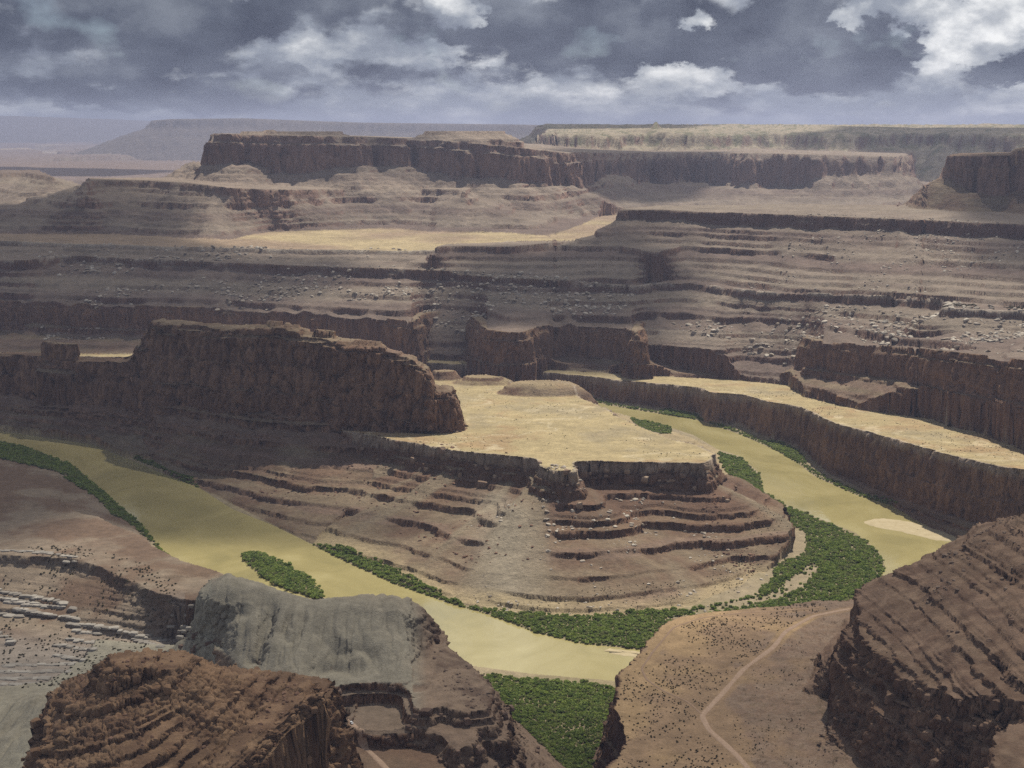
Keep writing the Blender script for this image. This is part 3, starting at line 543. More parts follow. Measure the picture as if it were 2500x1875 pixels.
REG = {0: ('river_bank', 'sandy scrub ground along the foot of the river banks', M_NEAR), 1: ('desert_plain', 'pale yellow desert flats with a white rim below the long mesa', M_FAR),
       2: ('river_bench', 'flat yellow bench with a sheer dark cliff along the outer river bank', M_MID), 3: ('canyon_wall', 'dark red brown sheer canyon wall above the river bench', M_MID),
       4: ('boulder_slope', 'grey ledge and slope strewn with pale boulders above the canyon wall', M_MID), 5: ('terraced_hill', 'grey brown hill in many rock steps below the dark tower cliff', M_MID),
       6: ('sandstone_tower', 'dark sheer sandstone tower cliff above the terraced hill', M_FAR), 7: ('sandstone_mesa', 'long flat topped sandstone mesa with talus cones and stepped apron', M_FAR),
       8: ('small_mesa', 'small low tan mesa beside the long mesa', M_FAR), 9: ('far_plateau', 'hazy far plateau with pale domes and scrub on top', M_FAR), 10: ('blue_mesa', 'very distant blue mesa on the skyline', M_FAR),
       11: ('far_ridge', 'faint blue ridge fading into haze on the skyline', M_FAR), 12: ('river_peninsula', 'yellow flat topped river peninsula with stepped red slopes inside the bend', M_MID),
       13: ('sandstone_ridge', 'tall dark sandstone fin standing on the river peninsula', M_MID), 14: ('rocky_slope', 'brown ledgy slope with white rock layers on the near river bank', M_NEAR),
       15: ('road_bench', 'flat brown bench crossed by pale dirt roads above the green gully', M_NEAR), 16: ('near_shelf', 'reddish brown rock shelf between the red butte and the gully', M_NEAR),
       17: ('shale_mound', 'smooth grey shale mound above dark rock ledges', M_SHALE), 18: ('rock_butte', 'dark brown layered rock butte beside the dirt road bench', M_NEAR), 19: ('red_butte', 'orange brown knobbly rock butte in front of the grey mound', M_NEAR)}
def tag(o, label=None, cat=None, group=None, kind=None):
    if label: o['label'] = label
    if cat: o['category'] = cat
    if group: o['group'] = group
    if kind: o['kind'] = kind
    return o
def mesh_np(name, V, Fq, mat, smooth=True, colr=None, parent=None):
    me = bpy.data.meshes.new(name); n = Fq.shape[1]
    me.vertices.add(len(V)); me.vertices.foreach_set('co', np.ascontiguousarray(V, np.float32).ravel())
    me.loops.add(Fq.size); me.loops.foreach_set('vertex_index', np.ascontiguousarray(Fq, np.int32).ravel())
    me.polygons.add(len(Fq)); me.polygons.foreach_set('loop_start', np.arange(0, Fq.size, n, dtype=np.int32)); me.polygons.foreach_set('loop_total', np.full(len(Fq), n, np.int32))
    me.update(calc_edges=True)
    if smooth: me.polygons.foreach_set('use_smooth', np.ones(len(Fq), bool))
    if colr is not None:
        a = me.color_attributes.new('albedo', 'FLOAT_COLOR', 'POINT'); a.data.foreach_set('color', np.concatenate([colr, np.ones((len(colr), 1))], 1).astype(np.float32).ravel())
    me.materials.append(mat)
    o = bpy.data.objects.new(name, me); coll.objects.link(o); o.parent = parent
    return o
gi = np.arange(NT_F * NR).reshape(NT_F, NR)
Q = np.stack([gi[:-1, :-1], gi[1:, :-1], gi[1:, 1:], gi[:-1, 1:]], -1).reshape(-1, 4)
QID = VID[:-1, :-1].reshape(-1)
VALL = np.stack([VX2, VY2, VZ2], -1).reshape(-1, 3); CALL = col.reshape(-1, 3)
STRUCT = {}
for i, (nm, lb, mt) in REG.items():
    q = Q[QID == i]
    if not len(q): print('empty region', nm); continue
    used, inv = np.unique(q, return_inverse=True)
    o = mesh_np(nm, VALL[used], inv.reshape(-1, 4), mt, True, CALL[used]); tag(o, lb, None, None, 'structure'); STRUCT[i] = o
print('terrain', time.time() - T0)

# ------------------------------------------------------------------ river
import bmesh
bm = bmesh.new()
RW = [p for p in RIVER]
def offset_poly(poly, d):
    a = np.array(poly); nx = np.roll(a, -1, 0) - np.roll(a, 1, 0); L = np.linalg.norm(nx, axis=1, keepdims=True) + 1e-9
    nrm = np.stack([nx[:, 1], -nx[:, 0]], 1) / L
    area = np.sum(a[:, 0] * np.roll(a[:, 1], -1) - np.roll(a[:, 0], -1) * a[:, 1])
    return a + nrm * d * np.sign(area)
f = bm.faces.new([bm.verts.new((x, y, 0)) for x, y in offset_poly(RW, 5)])
bmesh.ops.triangulate(bm, faces=[f])
me = bpy.data.meshes.new('river'); bm.to_mesh(me); bm.free()
river = bpy.data.objects.new('river', me); coll.objects.link(river); tag(river, 'wide muddy yellow green river bending round the peninsula', None, None, 'structure')
M_W, nt, out = new_mat('muddy_water')
p = nt.node('ShaderNodeBsdfPrincipled'); pos = nt.node('ShaderNodeNewGeometry').outputs['Position']
mp = nt.node('ShaderNodeMapping'); nt.l.new(pos, mp.inputs[0]); mp.inputs['Scale'].default_value = (1, .6, 1)
nt.put(p.inputs['Base Color'], nt.ramp(nt.noise(mp.outputs[0], .007, 7, .6, 1.5), [(.30, (.27, .235, .105)), (.50, (.345, .295, .132)), (.70, (.42, .365, .18))]))
nt.put(p.inputs['Roughness'], nt.maprange(nt.noise(mp.outputs[0], .008, 4, .6), .4, .6, .03, .14)); p.inputs['IOR'].default_value = 1.40; p.inputs['Specular IOR Level'].default_value = .9
bp = nt.node('ShaderNodeBump'); bp.inputs['Strength'].default_value = .10; bp.inputs['Distance'].default_value = .5
nt.put(bp.inputs['Height'], nt.math('ADD', nt.noise(mp.outputs[0], .12, 6, .6), nt.noise(mp.outputs[0], .03, 3, .5))); nt.l.new(bp.outputs[0], p.inputs['Normal']); nt.l.new(p.outputs[0], out.inputs[0])
me.materials.append(M_W)

# ------------------------------------------------------------------ sand bars and the wooded island
def low_mound(name, pts, h, mat, label, grow=6):
    a = np.array(pts); c = a.mean(0)
    # refine the outline, then ring inwards
    out_ = []
    for i in range(len(a)):
        for k in range(6): out_.append(a[i] + (a[(i + 1) % len(a)] - a[i]) * k / 6)
    o_ = np.array(out_); rr = np.random.default_rng(3)
    o_ = o_ + rr.normal(0, 1.2, o_.shape)
    rings = []
    for f_, z_ in ((1.0, -.6), (.93, .1), (.75, h * .7), (.45, h), (0.02, h * 1.05)): rings.append(np.concatenate([c + (o_ - c) * f_, np.full((len(o_), 1), z_)], 1))
    V = np.concatenate(rings); n = len(o_); q = []
    for r_ in range(4):
        for i in range(n): q.append((r_ * n + i, r_ * n + (i + 1) % n, (r_ + 1) * n + (i + 1) % n, (r_ + 1) * n + i))
    o = mesh_np(name, V, np.array(q), mat, True); tag(o, label, None, None, 'structure'); return o
def plain_mat(name, c1, c2, scale, rough=.9, bump=.3):
    m, nt, out = new_mat(name); p = nt.node('ShaderNodeBsdfPrincipled'); p.inputs['Roughness'].default_value = rough; p.inputs['Specular IOR Level'].default_value = .2
    pos = nt.node('ShaderNodeNewGeometry').outputs['Position']; nz_ = nt.noise(pos, scale, 6, .6)
    nt.put(p.inputs['Base Color'], nt.ramp(nz_, [(.3, c1), (.7, c2)]))
    if bump:
        bp = nt.node('ShaderNodeBump'); bp.inputs['Distance'].default_value = bump; bp.inputs['Strength'].default_value = .8; nt.put(bp.inputs['Height'], nt.noise(pos, scale * 2, 6, .65)); nt.l.new(bp.outputs[0], p.inputs['Normal'])
    nt.l.new(p.outputs[0], out.inputs[0]); return m
M_SAND = plain_mat('wet_sand', (.34, .275, .16), (.43, .36, .23), .08)
M_SOIL = plain_mat('island_soil', (.20, .17, .10), (.30, .24, .15), .1)
SANDBAR = PL([(2095, 1272), (2150, 1263), (2215, 1272), (2290, 1292), (2345, 1302), (2368, 1308), (2335, 1324), (2290, 1321), (2200, 1299), (2130, 1287)], 0)
low_mound('sandbar', SANDBAR, .35, M_SAND, 'pale pink sandbar lying in the river under the dark bench cliff')
ISLAND = PL([(582, 1352), (608, 1344), (650, 1352), (700, 1376), (740, 1398), (775, 1428), (797, 1458), (800, 1476), (780, 1472), (745, 1456), (695, 1440), (645, 1414), (605, 1382)], 0)
low_mound('river_island', ISLAND, 1.6, M_SOIL, 'long narrow river island covered in green shrubs')
low_mound('sand_spit', PL([(1466, 1586), (1500, 1584), (1571, 1592), (1600, 1600), (1560, 1606), (1500, 1598)], 0), .4, M_SAND, 'pale sand spit at the tip of the green river bank')
low_mound('sand_spit', PL([(752, 1462), (778, 1456), (800, 1462), (806, 1482), (786, 1484), (765, 1476)], 0), .35, M_SAND, 'small pale sand spit at the downstream tip of the river island')

# ------------------------------------------------------------------ shrubs
def leaf_mat(name, c1, c2, c3):
    m, nt, out = new_mat(name)
    oi = nt.node('ShaderNodeObjectInfo'); pos = nt.node('ShaderNodeNewGeometry').outputs['Position']
    v = nt.math('ADD', nt.math('MULTIPLY', oi.outputs['Random'], .7), nt.math('MULTIPLY', nt.noise(pos, .025, 4, .65), .62))
    p = nt.node('ShaderNodeBsdfPrincipled'); p.inputs['Roughness'].default_value = .7; p.inputs['Specular IOR Level'].default_value = .2
    cc = nt.ramp(v, [(.20, c1), (.50, c2), (.78, c3), (1.0, tuple(.5 * a + b for a, b in zip(c3, (.07, .055, .05))))]); nt.put(p.inputs['Base Color'], cc)
    tl = nt.node('ShaderNodeBsdfTranslucent'); nt.put(tl.inputs[0], cc); mx = nt.node('ShaderNodeMixShader'); mx.inputs[0].default_value = .42
    nt.l.new(p.outputs[0], mx.inputs[1]); nt.l.new(tl.outputs[0], mx.inputs[2]); nt.l.new(mx.outputs[0], out.inputs[0]); return m
M_LEAF = leaf_mat('tamarisk_leaves', (.095, .145, .038), (.175, .24, .054), (.26, .325, .075))
M_SAGE = leaf_mat('scrub_leaves', (.045, .050, .028), (.075, .075, .040), (.12, .105, .055))
M_STEM = plain_mat('stem_bark', (.09, .06, .045), (.14, .10, .07), 3.0, bump=0)
def shrub_mesh(name, seed, nl, mat, leaf=.30, flatten=.8):
    r = np.random.default_rng(seed); V = []; Fc = []; mi = []
    def quad(c, n, s_):
        t = np.cross(n, r.normal(0, 1, 3)); t /= np.linalg.norm(t) + 1e-9; b = np.cross(n, t)
        k = len(V); a_ = r.uniform(.7, 1.2) * s_
        V.extend([c + t * a_, c + b * a_ * .7, c - t * a_ * .9, c - b * a_ * .75]); Fc.append((k, k + 1, k + 2, k + 3)); mi.append(0)
    lobes = [(np.array([r.uniform(-.45, .45), r.uniform(-.45, .45), r.uniform(.45, .95) * flatten]), r.uniform(.38, .6)) for _ in range(6)]
    for _ in range(nl):
        c0, rad = lobes[r.integers(len(lobes))]; d = r.normal(0, 1, 3); d /= np.linalg.norm(d)
        c = c0 + d * rad * r.uniform(.55, 1.05) * np.array([1, 1, .85]); c[2] = max(c[2], .06)
        quad(c, d + r.normal(0, .55, 3), leaf)
    for _ in range(4):                                           # stems
        e_ = np.array([r.uniform(-.4, .4), r.uniform(-.4, .4), r.uniform(.5, .9)]); b0 = np.array([r.uniform(-.1, .1), r.uniform(-.1, .1), -.15])
        for w in (np.array([.03, 0, 0]), np.array([0, .03, 0])):
            k = len(V); V.extend([b0 - w, b0 + w, e_ + w * .4, e_ - w * .4]); Fc.append((k, k + 1, k + 2, k + 3)); mi.append(1)
    me = bpy.data.meshes.new(name); me.from_pydata([tuple(v) for v in V], [], Fc); me.materials.append(mat); me.materials.append(M_STEM)
    me.polygons.foreach_set('material_index', np.array(mi, np.int32)); me.update(); return me
def scatter(poly, z, space, seed, keep=None, jit=.9):
    a = np.array(poly); lo = a.min(0); hi = a.max(0); r = np.random.default_rng(seed)
    gx, gy = np.meshgrid(np.arange(lo[0], hi[0], space), np.arange(lo[1], hi[1], space)); gx = gx.ravel(); gy = gy.ravel()
    gx = gx + r.uniform(-jit, jit, gx.shape) * space * .5; gy = gy + r.uniform(-jit, jit, gy.shape) * space * .5
    d = sdf_at(gx, gy, poly); m = (d < 1.2 + 2.6 * vn(gx / 13, gy / 13, seed)) & (r.random(gx.shape) < .98 - .45 * np.exp(np.minimum(d, 0) / 3.5))
    if keep is not None: m &= keep(gx, gy, r)
    return np.stack([gx[m], gy[m]], 1)
def band(line, w0, w1):                      # strip beside a bank line, w metres to its left side
    a = np.array(line, float); t = np.gradient(a, axis=0); t /= np.linalg.norm(t, axis=1, keepdims=True) + 1e-9
    n_ = np.stack([-t[:, 1], t[:, 0]], 1); return [tuple(v) for v in a + n_ * w0] + [tuple(v) for v in (a + n_ * w1)[::-1]]
VEG = []
VEG.append((PL([(-250, 1052), (0, 1078), (62, 1089), (186, 1140), (254, 1191), (311, 1241), (362, 1287), (384, 1326), (390, 1334), (339, 1296), (271, 1277), (243, 1238), (147, 1170), (0, 1132), (-250, 1100)], 3), 5.0, (2.6, 4.4), 1.0))
VEG.append((PL([(384, 1324), (430, 1366), (500, 1420), (566, 1452), (545, 1462), (490, 1432), (420, 1382), (385, 1345)], 3), 4.4, (2.0, 3.6), 1.0))
VEG.append((PL([(318, 1112), (345, 1112), (400, 1124), (470, 1166), (490, 1194), (430, 1172), (360, 1140)], 3), 4.6, (2.0, 3.6), 1.0))
VEG.append((PL([(765, 1325), (850, 1342), (960, 1388), (1050, 1438), (1130, 1472), (1230, 1490), (1400, 1505), (1500, 1500), (1600, 1490), (1640, 1520), (1571, 1586), (1413, 1568), (1300, 1540), (1198, 1500), (1085, 1466), (972, 1427), (859, 1376), (772, 1332)], 3), 4.6, (2.2, 4.0), 1.0))
VEG.append((PL([(1752, 1100), (1808, 1116), (1857, 1160), (1863, 1198), (1921, 1234), (1989, 1262), (2090, 1302), (2147, 1347), (2163, 1384), (2138, 1430), (2060, 1474), (1980, 1485), (1850, 1495), (1750, 1498), (1640, 1508), (1600, 1497), (1750, 1476), (1840, 1455), (1880, 1425), (1905, 1380), (1970, 1350), (1968, 1300), (1895, 1262), (1825, 1235), (1790, 1190), (1768, 1140)], 4), 4.8, (2.2, 4.2), .93))
VEG.append((PL([(585, 1353), (610, 1347), (650, 1355), (700, 1380), (740, 1402), (775, 1432), (793, 1456), (775, 1462), (745, 1452), (695, 1436), (645, 1411), (610, 1381)], 1.5), 4.2, (2.2, 4.2), 1.0))
VEG.append((PL([(1175, 1632), (1250, 1640), (1330, 1647), (1420, 1655), (1506, 1664), (1500, 1720), (1480, 1780), (1455, 1860), (1440, 1930), (1330, 1900), (1300, 1830), (1240, 1760), (1195, 1700)], 8), 4.2, (2.0, 3.6), 1.0))
VEG.append((PL([(1195, 1700), (1240, 1760), (1300, 1830), (1330, 1900), (1250, 1900), (1180, 1800)], 10), 7.0, (1.0, 2.0), .6))
VEG.append((band(OUT_R[1:12], -2, -14), 5.0, (1.6, 3.2), .9))
VEG.append((PL([(1610, 1000), (1660, 996), (1713, 1006), (1716, 1028), (1660, 1020), (1612, 1012)], 3), 5.0, (2.2, 4.0), 1.0))
VEG.append((PL([(1855, 1075), (1900, 1076), (1950, 1100), (1975, 1130), (1944, 1128), (1900, 1102)], 3), 5.0, (2.2, 4.0), 1.0))
VEG.append((PL([(1540, 1022), (1600, 1030), (1640, 1046), (1640, 1062), (1590, 1062), (1550, 1042)], 2), 5.0, (2.0, 3.6), .95))
VEG.append((PL([(2100, 1212), (2204, 1246), (2316, 1291), (2380, 1300), (2330, 1270), (2200, 1225)], 4), 4.6, (2.0, 3.6), 1.0))
pts = []; r0 = np.random.default_rng(77)
SANDGAP = PL([(1890, 1450), (1935, 1410), (1985, 1378), (2000, 1385), (1960, 1430), (1910, 1458), (1830, 1478), (1700, 1500), (1690, 1492), (1820, 1465)], 4)
for k_, (poly, sp_, (s0, s1), dens) in enumerate(VEG):
    sp_ *= .76; s0 *= .72; s1 *= .86
    q = scatter(poly, 4, sp_, 300 + k_)
    q = q[r0.random(len(q)) < dens]
    sg = sdf_at(q[:, 0], q[:, 1], SANDGAP); q = q[(sg > 2) | (r0.random(len(q)) < .12)]
    dr_ = sdf_at(q[:, 0], q[:, 1], RIVER)
    isl = k_ in (5,)
    if not isl: q = q[sdf_at(q[:, 0], q[:, 1], RIVER) > 1.0]
    z_ = ground_z(q[:, 0], q[:, 1]) if not isl else np.full(len(q), 1.2)
    ok = (z_ < (16 if k_ in (0, 1, 6, 7) else 7)); q = q[ok]; z_ = z_[ok]
    sc = r0.uniform(s0 * .7, s1 * 1.12, len(q)) * (.75 + .35 * (vn(q[:, 0] / 22, q[:, 1] / 22, 5) + 1) * .8)
    pts.append(np.concatenate([q, z_[:, None] - .1, sc[:, None], np.full((len(q), 1), k_)], 1))
pts = np.concatenate(pts)
print('shrubs', len(pts), time.time() - T0)

def field(name, label, kind_objs, P4, seed, rock=False, group=None):
    """one stuff object: points carrying the pieces as instances (geometry nodes)"""
    r = np.random.default_rng(seed); n = len(P4)
    me = bpy.data.meshes.new(name); me.vertices.add(n); me.vertices.foreach_set('co', P4[:, :3].astype(np.float32).ravel()); me.update()
    def attr(nm, typ, v): a = me.attributes.new(nm, typ, 'POINT'); a.data.foreach_set('vector' if typ == 'FLOAT_VECTOR' else 'value', np.ascontiguousarray(v).ravel())
    sx = P4[:, 3][:, None] * (np.stack([r.uniform(.9, 1.5, n), r.uniform(.8, 1.2, n), r.uniform(.4, .75, n)], 1) if rock else np.stack([np.ones(n), np.ones(n), r.uniform(.75, 1.1, n)], 1))
    attr('sc', 'FLOAT_VECTOR', sx.astype(np.float32))
    rot = np.stack([r.uniform(-.35, .35, n) * (1 if rock else .2), r.uniform(-.35, .35, n) * (1 if rock else .2), r.uniform(0, 6.28, n)], 1); attr('ro', 'FLOAT_VECTOR', rot.astype(np.float32))
    attr('va', 'INT', r.integers(0, len(kind_objs), n).astype(np.int32))
    o = bpy.data.objects.new(name, me); coll.objects.link(o); tag(o, label, None, group, 'stuff')
    g = bpy.data.node_groups.new(name, 'GeometryNodeTree'); g.interface.new_socket('Geometry', in_out='INPUT', socket_type='NodeSocketGeometry'); g.interface.new_socket('Geometry', in_out='OUTPUT', socket_type='NodeSocketGeometry')
    gi_, go_ = g.nodes.new('NodeGroupInput'), g.nodes.new('NodeGroupOutput'); jn = g.nodes.new('GeometryNodeJoinGeometry')
    def named(nm, typ): x = g.nodes.new('GeometryNodeInputNamedAttribute'); x.data_type = typ; x.inputs[0].default_value = nm; return x.outputs[0]
    va = named('va', 'INT'); sc_ = named('sc', 'FLOAT_VECTOR'); ro_ = named('ro', 'FLOAT_VECTOR')
    for i, ob in enumerate(kind_objs):
        ip = g.nodes.new('GeometryNodeInstanceOnPoints'); oi = g.nodes.new('GeometryNodeObjectInfo'); oi.transform_space = 'ORIGINAL'; oi.inputs[0].default_value = ob
        cmp_ = g.nodes.new('FunctionNodeCompare'); cmp_.data_type = 'INT'; cmp_.operation = 'EQUAL'; g.links.new(va, cmp_.inputs[2]); cmp_.inputs[3].default_value = i
        g.links.new(gi_.outputs[0], ip.inputs['Points']); g.links.new(cmp_.outputs[0], ip.inputs['Selection']); g.links.new(oi.outputs['Geometry'], ip.inputs['Instance'])
        e2r = g.nodes.new('FunctionNodeEulerToRotation'); g.links.new(ro_, e2r.inputs[0]); g.links.new(e2r.outputs[0], ip.inputs['Rotation']); g.links.new(sc_, ip.inputs['Scale'])
        g.links.new(ip.outputs[0], jn.inputs[0])
    g.links.new(jn.outputs[0], go_.inputs[0]); md = o.modifiers.new('pieces', 'NODES'); md.node_group = g
    return o
def individuals(name, meshes, P4, seed, label, cat, group, rock=False):
    r = np.random.default_rng(seed); res = []
    for i, p_ in enumerate(P4):
        me = meshes[i % len(meshes)]; o = bpy.data.objects.new(name, me); coll.objects.link(o); o.location = p_[:3]
        sc_ = p_[3] * (np.array([r.uniform(.9, 1.5), r.uniform(.8, 1.2), r.uniform(.4, .75)]) if rock else np.array([1, 1, r.uniform(.75, 1.1)])); o.scale = sc_
        o.rotation_euler = (r.uniform(-.3, .3), r.uniform(-.3, .3), r.uniform(0, 6.28)) if rock else (0, 0, r.uniform(0, 6.28))
        tag(o, label(p_) if callable(label) else label, cat, group); res.append(o)
    return res
SHM = [shrub_mesh('riverside_shrub', 20 + k, 120, M_LEAF) for k in range(4)]
big = pts[:, 3] / np.hypot(pts[:, 0], pts[:, 1]) * (pts[:, 4] < 7) * (pts[:, 1] > 1180) * (np.abs(pts[:, 0] / pts[:, 1]) < .33)
order = np.argsort(-big); sel = order[:300]; rest = order[300:]
def near_what(p_):
    k = int(p_[4]); size = 'tall' if p_[3] > 3.1 else ('low' if p_[3] < 2.2 else 'rounded')
    if k == 6:
        w_ = 'at the river edge of the gully' if sdf_at(p_[0:1], p_[1:2], RIVER)[0] < 45 else ('under the road bench cliff' if sdf_at(p_[0:1], p_[1:2], ROADB)[0] < 45 else 'in the middle of the dark gully thicket')
        return f'{size} dark green shrub {w_}'
    return f'{size} ' + VLAB.get(k, 'green shrub growing beside the muddy river')
VLAB = {0: 'green shrub in the thicket along the shaded near river bank', 3: 'bright green shrub in the strip along the peninsula foot', 4: 'green shrub in the broad thicket inside the river bend', 5: 'green shrub growing on the long river island', 6: 'dark green shrub in the gully below the road bench'}
inds = individuals('riverside_shrub', SHM, pts[sel], 5, near_what, 'shrub', 'riverside shrubs')
for o in inds: o['group'] = o['label'].replace('shrub', 'shrubs')
first = {}
for o in inds: first.setdefault(o.data.name, o)
field('shrub_thicket', 'dense green tamarisk thickets lining both river banks', list(first.values()), pts[rest], 6)
# desert scrub on the benches
def scrub(poly, z, n, seed, s0, s1, patch=40):
    a = np.array(poly); lo, hi = a.min(0), a.max(0); r = np.random.default_rng(seed)
    x = r.uniform(lo[0], hi[0], n); y = r.uniform(lo[1], hi[1], n)
    m = (sdf_at(x, y, poly) < -2) & (r.random(n) < np.clip(.45 + 1.1 * vn(x / patch, y / patch, seed), .03, 1)); x, y = x[m], y[m]
    return np.stack([x, y, ground_z(x, y) - .05, r.uniform(s0, s1, len(x)) ** 1.0, np.full(len(x), seed)], 1)
SCR = np.concatenate([scrub(PL([(1480, 1900), (1527, 1815), (1505, 1720), (1520, 1650), (1566, 1590), (1620, 1530), (1740, 1500), (1984, 1472), (2050, 1472), (1990, 1510), (1880, 1590), (1780, 1680), (1720, 1750), (1800, 1850), (1830, 1900)], 100), 100, 7000, 1, .55, 1.15),
                      scrub(PL([(1830, 1640), (1940, 1540), (1980, 1600), (1960, 1700), (2000, 1800), (2000, 1900), (1840, 1870), (1740, 1760)], 100), 100, 1500, 2, .4, .8),
                      scrub(PL([(0, 1400), (200, 1400), (440, 1480), (440, 1570), (350, 1600), (200, 1690), (0, 1700)], 30), 30, 2600, 3, .7, 1.9),
                      scrub(PL([(1150, 1470), (1400, 1490), (1600, 1480), (1800, 1430), (1900, 1350), (1940, 1320), (1860, 1300), (1700, 1420), (1400, 1450)], 12), 12, 3800, 4, .5, 1.2),
                      scrub(PEN, 90, 9000, 5, .5, 1.3, 70), scrub(PL([(1725, 960), (1860, 980), (2041, 1036), (2222, 1085), (2453, 1142), (2600, 1165), (2493, 1100), (2323, 1036), (2100, 1004), (1930, 950)], zb), 80, 2200, 6, .5, 1.3, 70),
                      scrub(PL([(2295, 751), (2400, 755), (2500, 760), (2500, 748), (2300, 742)], 251), 251, 700, 8, 1.8, 3.2)])
SCM = [shrub_mesh('desert_shrub', 60 + k, 46, M_SAGE, .36, .6) for k in range(3)]
from math import hypot
def clear_of_roads(q):
    ok = np.ones(len(q), bool)
    for line, z, w in ((ROAD_A, 100, 5), (ROAD_B, 100, 3.5)):
        L = PL(line, z)
        for (ax, ay), (bx_, by_) in zip(L[:-1], L[1:]):
            ex, ey = bx_ - ax, by_ - ay; k = np.clip(((q[:, 0] - ax) * ex + (q[:, 1] - ay) * ey) / (ex * ex + ey * ey), 0, 1); ok &= np.hypot(q[:, 0] - ax - ex * k, q[:, 1] - ay - ey * k) > w
    return q[ok]
SCR = clear_of_roads(SCR)
o_ = np.argsort(-SCR[:, 3] / SCR[:, 1]); 
SLAB = {1: 'small dark desert shrub dotted over the brown road bench', 2: 'small dark desert shrub on the bare slickrock beside the dirt road', 3: 'dark desert shrub among the white rock layers on the near slope', 4: 'low desert shrub on the sandy peninsula foot', 5: 'low desert shrub on the yellow top of the peninsula', 6: 'low desert shrub on the yellow bench above the outer bank', 8: 'pale green desert shrub on the high ledge among boulders'}
dsi = individuals('desert_shrub', SCM, SCR[o_[:300]], 15, lambda p_: ('bushy ' if p_[3] > np.median(SCR[o_[:300], 3]) else 'small ') + SLAB[int(p_[4])].replace('small ', '').replace('among', 'growing among'), 'shrub', 'desert shrubs')
for o in dsi: o['group'] = o['label'].replace('shrub', 'shrubs')
fd = {}
for o in dsi: fd.setdefault(o.data.name, o)
field('desert_scrub', 'sparse dark desert scrub dotted over the benches and sandy slopes', list(fd.values()), SCR[o_[300:]], 16)
print('scrub', len(SCR), time.time() - T0)

# ------------------------------------------------------------------ boulders
def rock_mesh(name, seed, mat, cuts=9, sub=2, rough=.05):
    b = bmesh.new(); bmesh.ops.create_icosphere(b, subdivisions=sub, radius=1.0); r = random.Random(seed)
    for _ in range(cuts):
        d = Vector((r.gauss(0, 1), r.gauss(0, 1), r.gauss(0, 1))).normalized(); k = r.uniform(.45, .8)
        for v in b.verts:
            e_ = v.co.dot(d) - k
            if e_ > 0: v.co -= d * e_ * .96
    for v in b.verts: v.co *= 1 + r.uniform(-rough, rough)
    me = bpy.data.meshes.new(name); b.to_mesh(me); b.free(); me.materials.append(mat); return me
def boulder_mat(name, c1, c2):
    m, nt, out = new_mat(name); oi = nt.node('ShaderNodeObjectInfo'); pos = nt.node('ShaderNodeNewGeometry').outputs['Position']
    p = nt.node('ShaderNodeBsdfPrincipled'); p.inputs['Roughness'].default_value = .9; p.inputs['Specular IOR Level'].default_value = .15
    v = nt.math('ADD', nt.math('MULTIPLY', oi.outputs['Random'], .6), nt.math('MULTIPLY', nt.noise(pos, .6, 5, .6), .5)); nt.put(p.inputs['Base Color'], nt.ramp(v, [(.2, c1), (.85, c2)]))
    bp = nt.node('ShaderNodeBump'); bp.inputs['Distance'].default_value = .5; bp.inputs['Strength'].default_value = .7; nt.put(bp.inputs['Height'], nt.noise(pos, 1.0, 6, .6)); nt.l.new(bp.outputs[0], p.inputs['Normal'])
    nt.l.new(p.outputs[0], out.inputs[0]); return m
M_BPALE = boulder_mat('pale_boulder', (.25, .20, .155), (.50, .45, .38)); M_BRED = boulder_mat('red_boulder', (.12, .065, .045), (.24, .145, .10)); M_BDARK = boulder_mat('dark_boulder', (.12, .08, .06), (.22, .16, .12))
def rocks(poly, z, n, seed, s0, s1, patch=60, bias=.3, power=2.2):
    a = np.array(poly); lo, hi = a.min(0), a.max(0); r = np.random.default_rng(seed)
    x = r.uniform(lo[0], hi[0], n); y = r.uniform(lo[1], hi[1], n)
    m = (sdf_at(x, y, poly) < 0) & (r.random(n) < np.clip(bias + 1.3 * vn(x / patch, y / patch, seed), .02, 1)); x, y = x[m], y[m]
    sz = s0 + (s1 - s0) * r.random(len(x)) ** power
    return np.stack([x, y, ground_z(x, y) + sz * .12, sz, np.full(len(x), seed)], 1)
def W_(us_ys): return [PU(u, y) for u, y in us_ys]
BP = np.concatenate([
    rocks(PL([(1150, 1290), (1400, 1320), (1650, 1320), (1830, 1350), (1900, 1370), (1700, 1475), (1400, 1490), (1150, 1460)], 20), 0, 1500, 1, .6, 3.6, 55, .3, 3.0),
    rocks(W_([(1320, 1990), (1330, 2200), (1560, 2200), (1720, 2180), (1760, 2100), (1500, 2000)]), 0, 900, 2, .8, 4.5, 45, .3, 3.0),
    rocks(W_([(1600, 3650), (1780, 3600), (1860, 3560), (2205, 3270), (2500, 3030), (2700, 2980), (2600, 2500), (2330, 2750), (2150, 3050), (1950, 3330), (1700, 3550)]), 0, 8000, 3, 1.6, 8.0, 110, .45, 2.4),
    rocks(W_([(100, 4120), (600, 4080), (1000, 4000), (1350, 3850), (1560, 3740), (1500, 3620), (1250, 3660), (1000, 3830), (500, 3900), (100, 3960)]), 0, 8000, 4, 1.6, 7.5, 120, .38, 2.4),
    rocks(W_([(100, 4480), (400, 4400), (700, 4260), (1000, 4250), (1000, 4080), (600, 4150), (100, 4230)]), 0, 1500, 6, 2.0, 8.5, 130, .2, 2.4),
    rocks(W_([(1800, 3700), (2000, 4000), (2300, 3800), (2500, 3500), (2400, 3150), (2100, 3400), (1850, 3600)]), 0, 4200, 5, 1.4, 4.5, 90, .35, 2.4)])
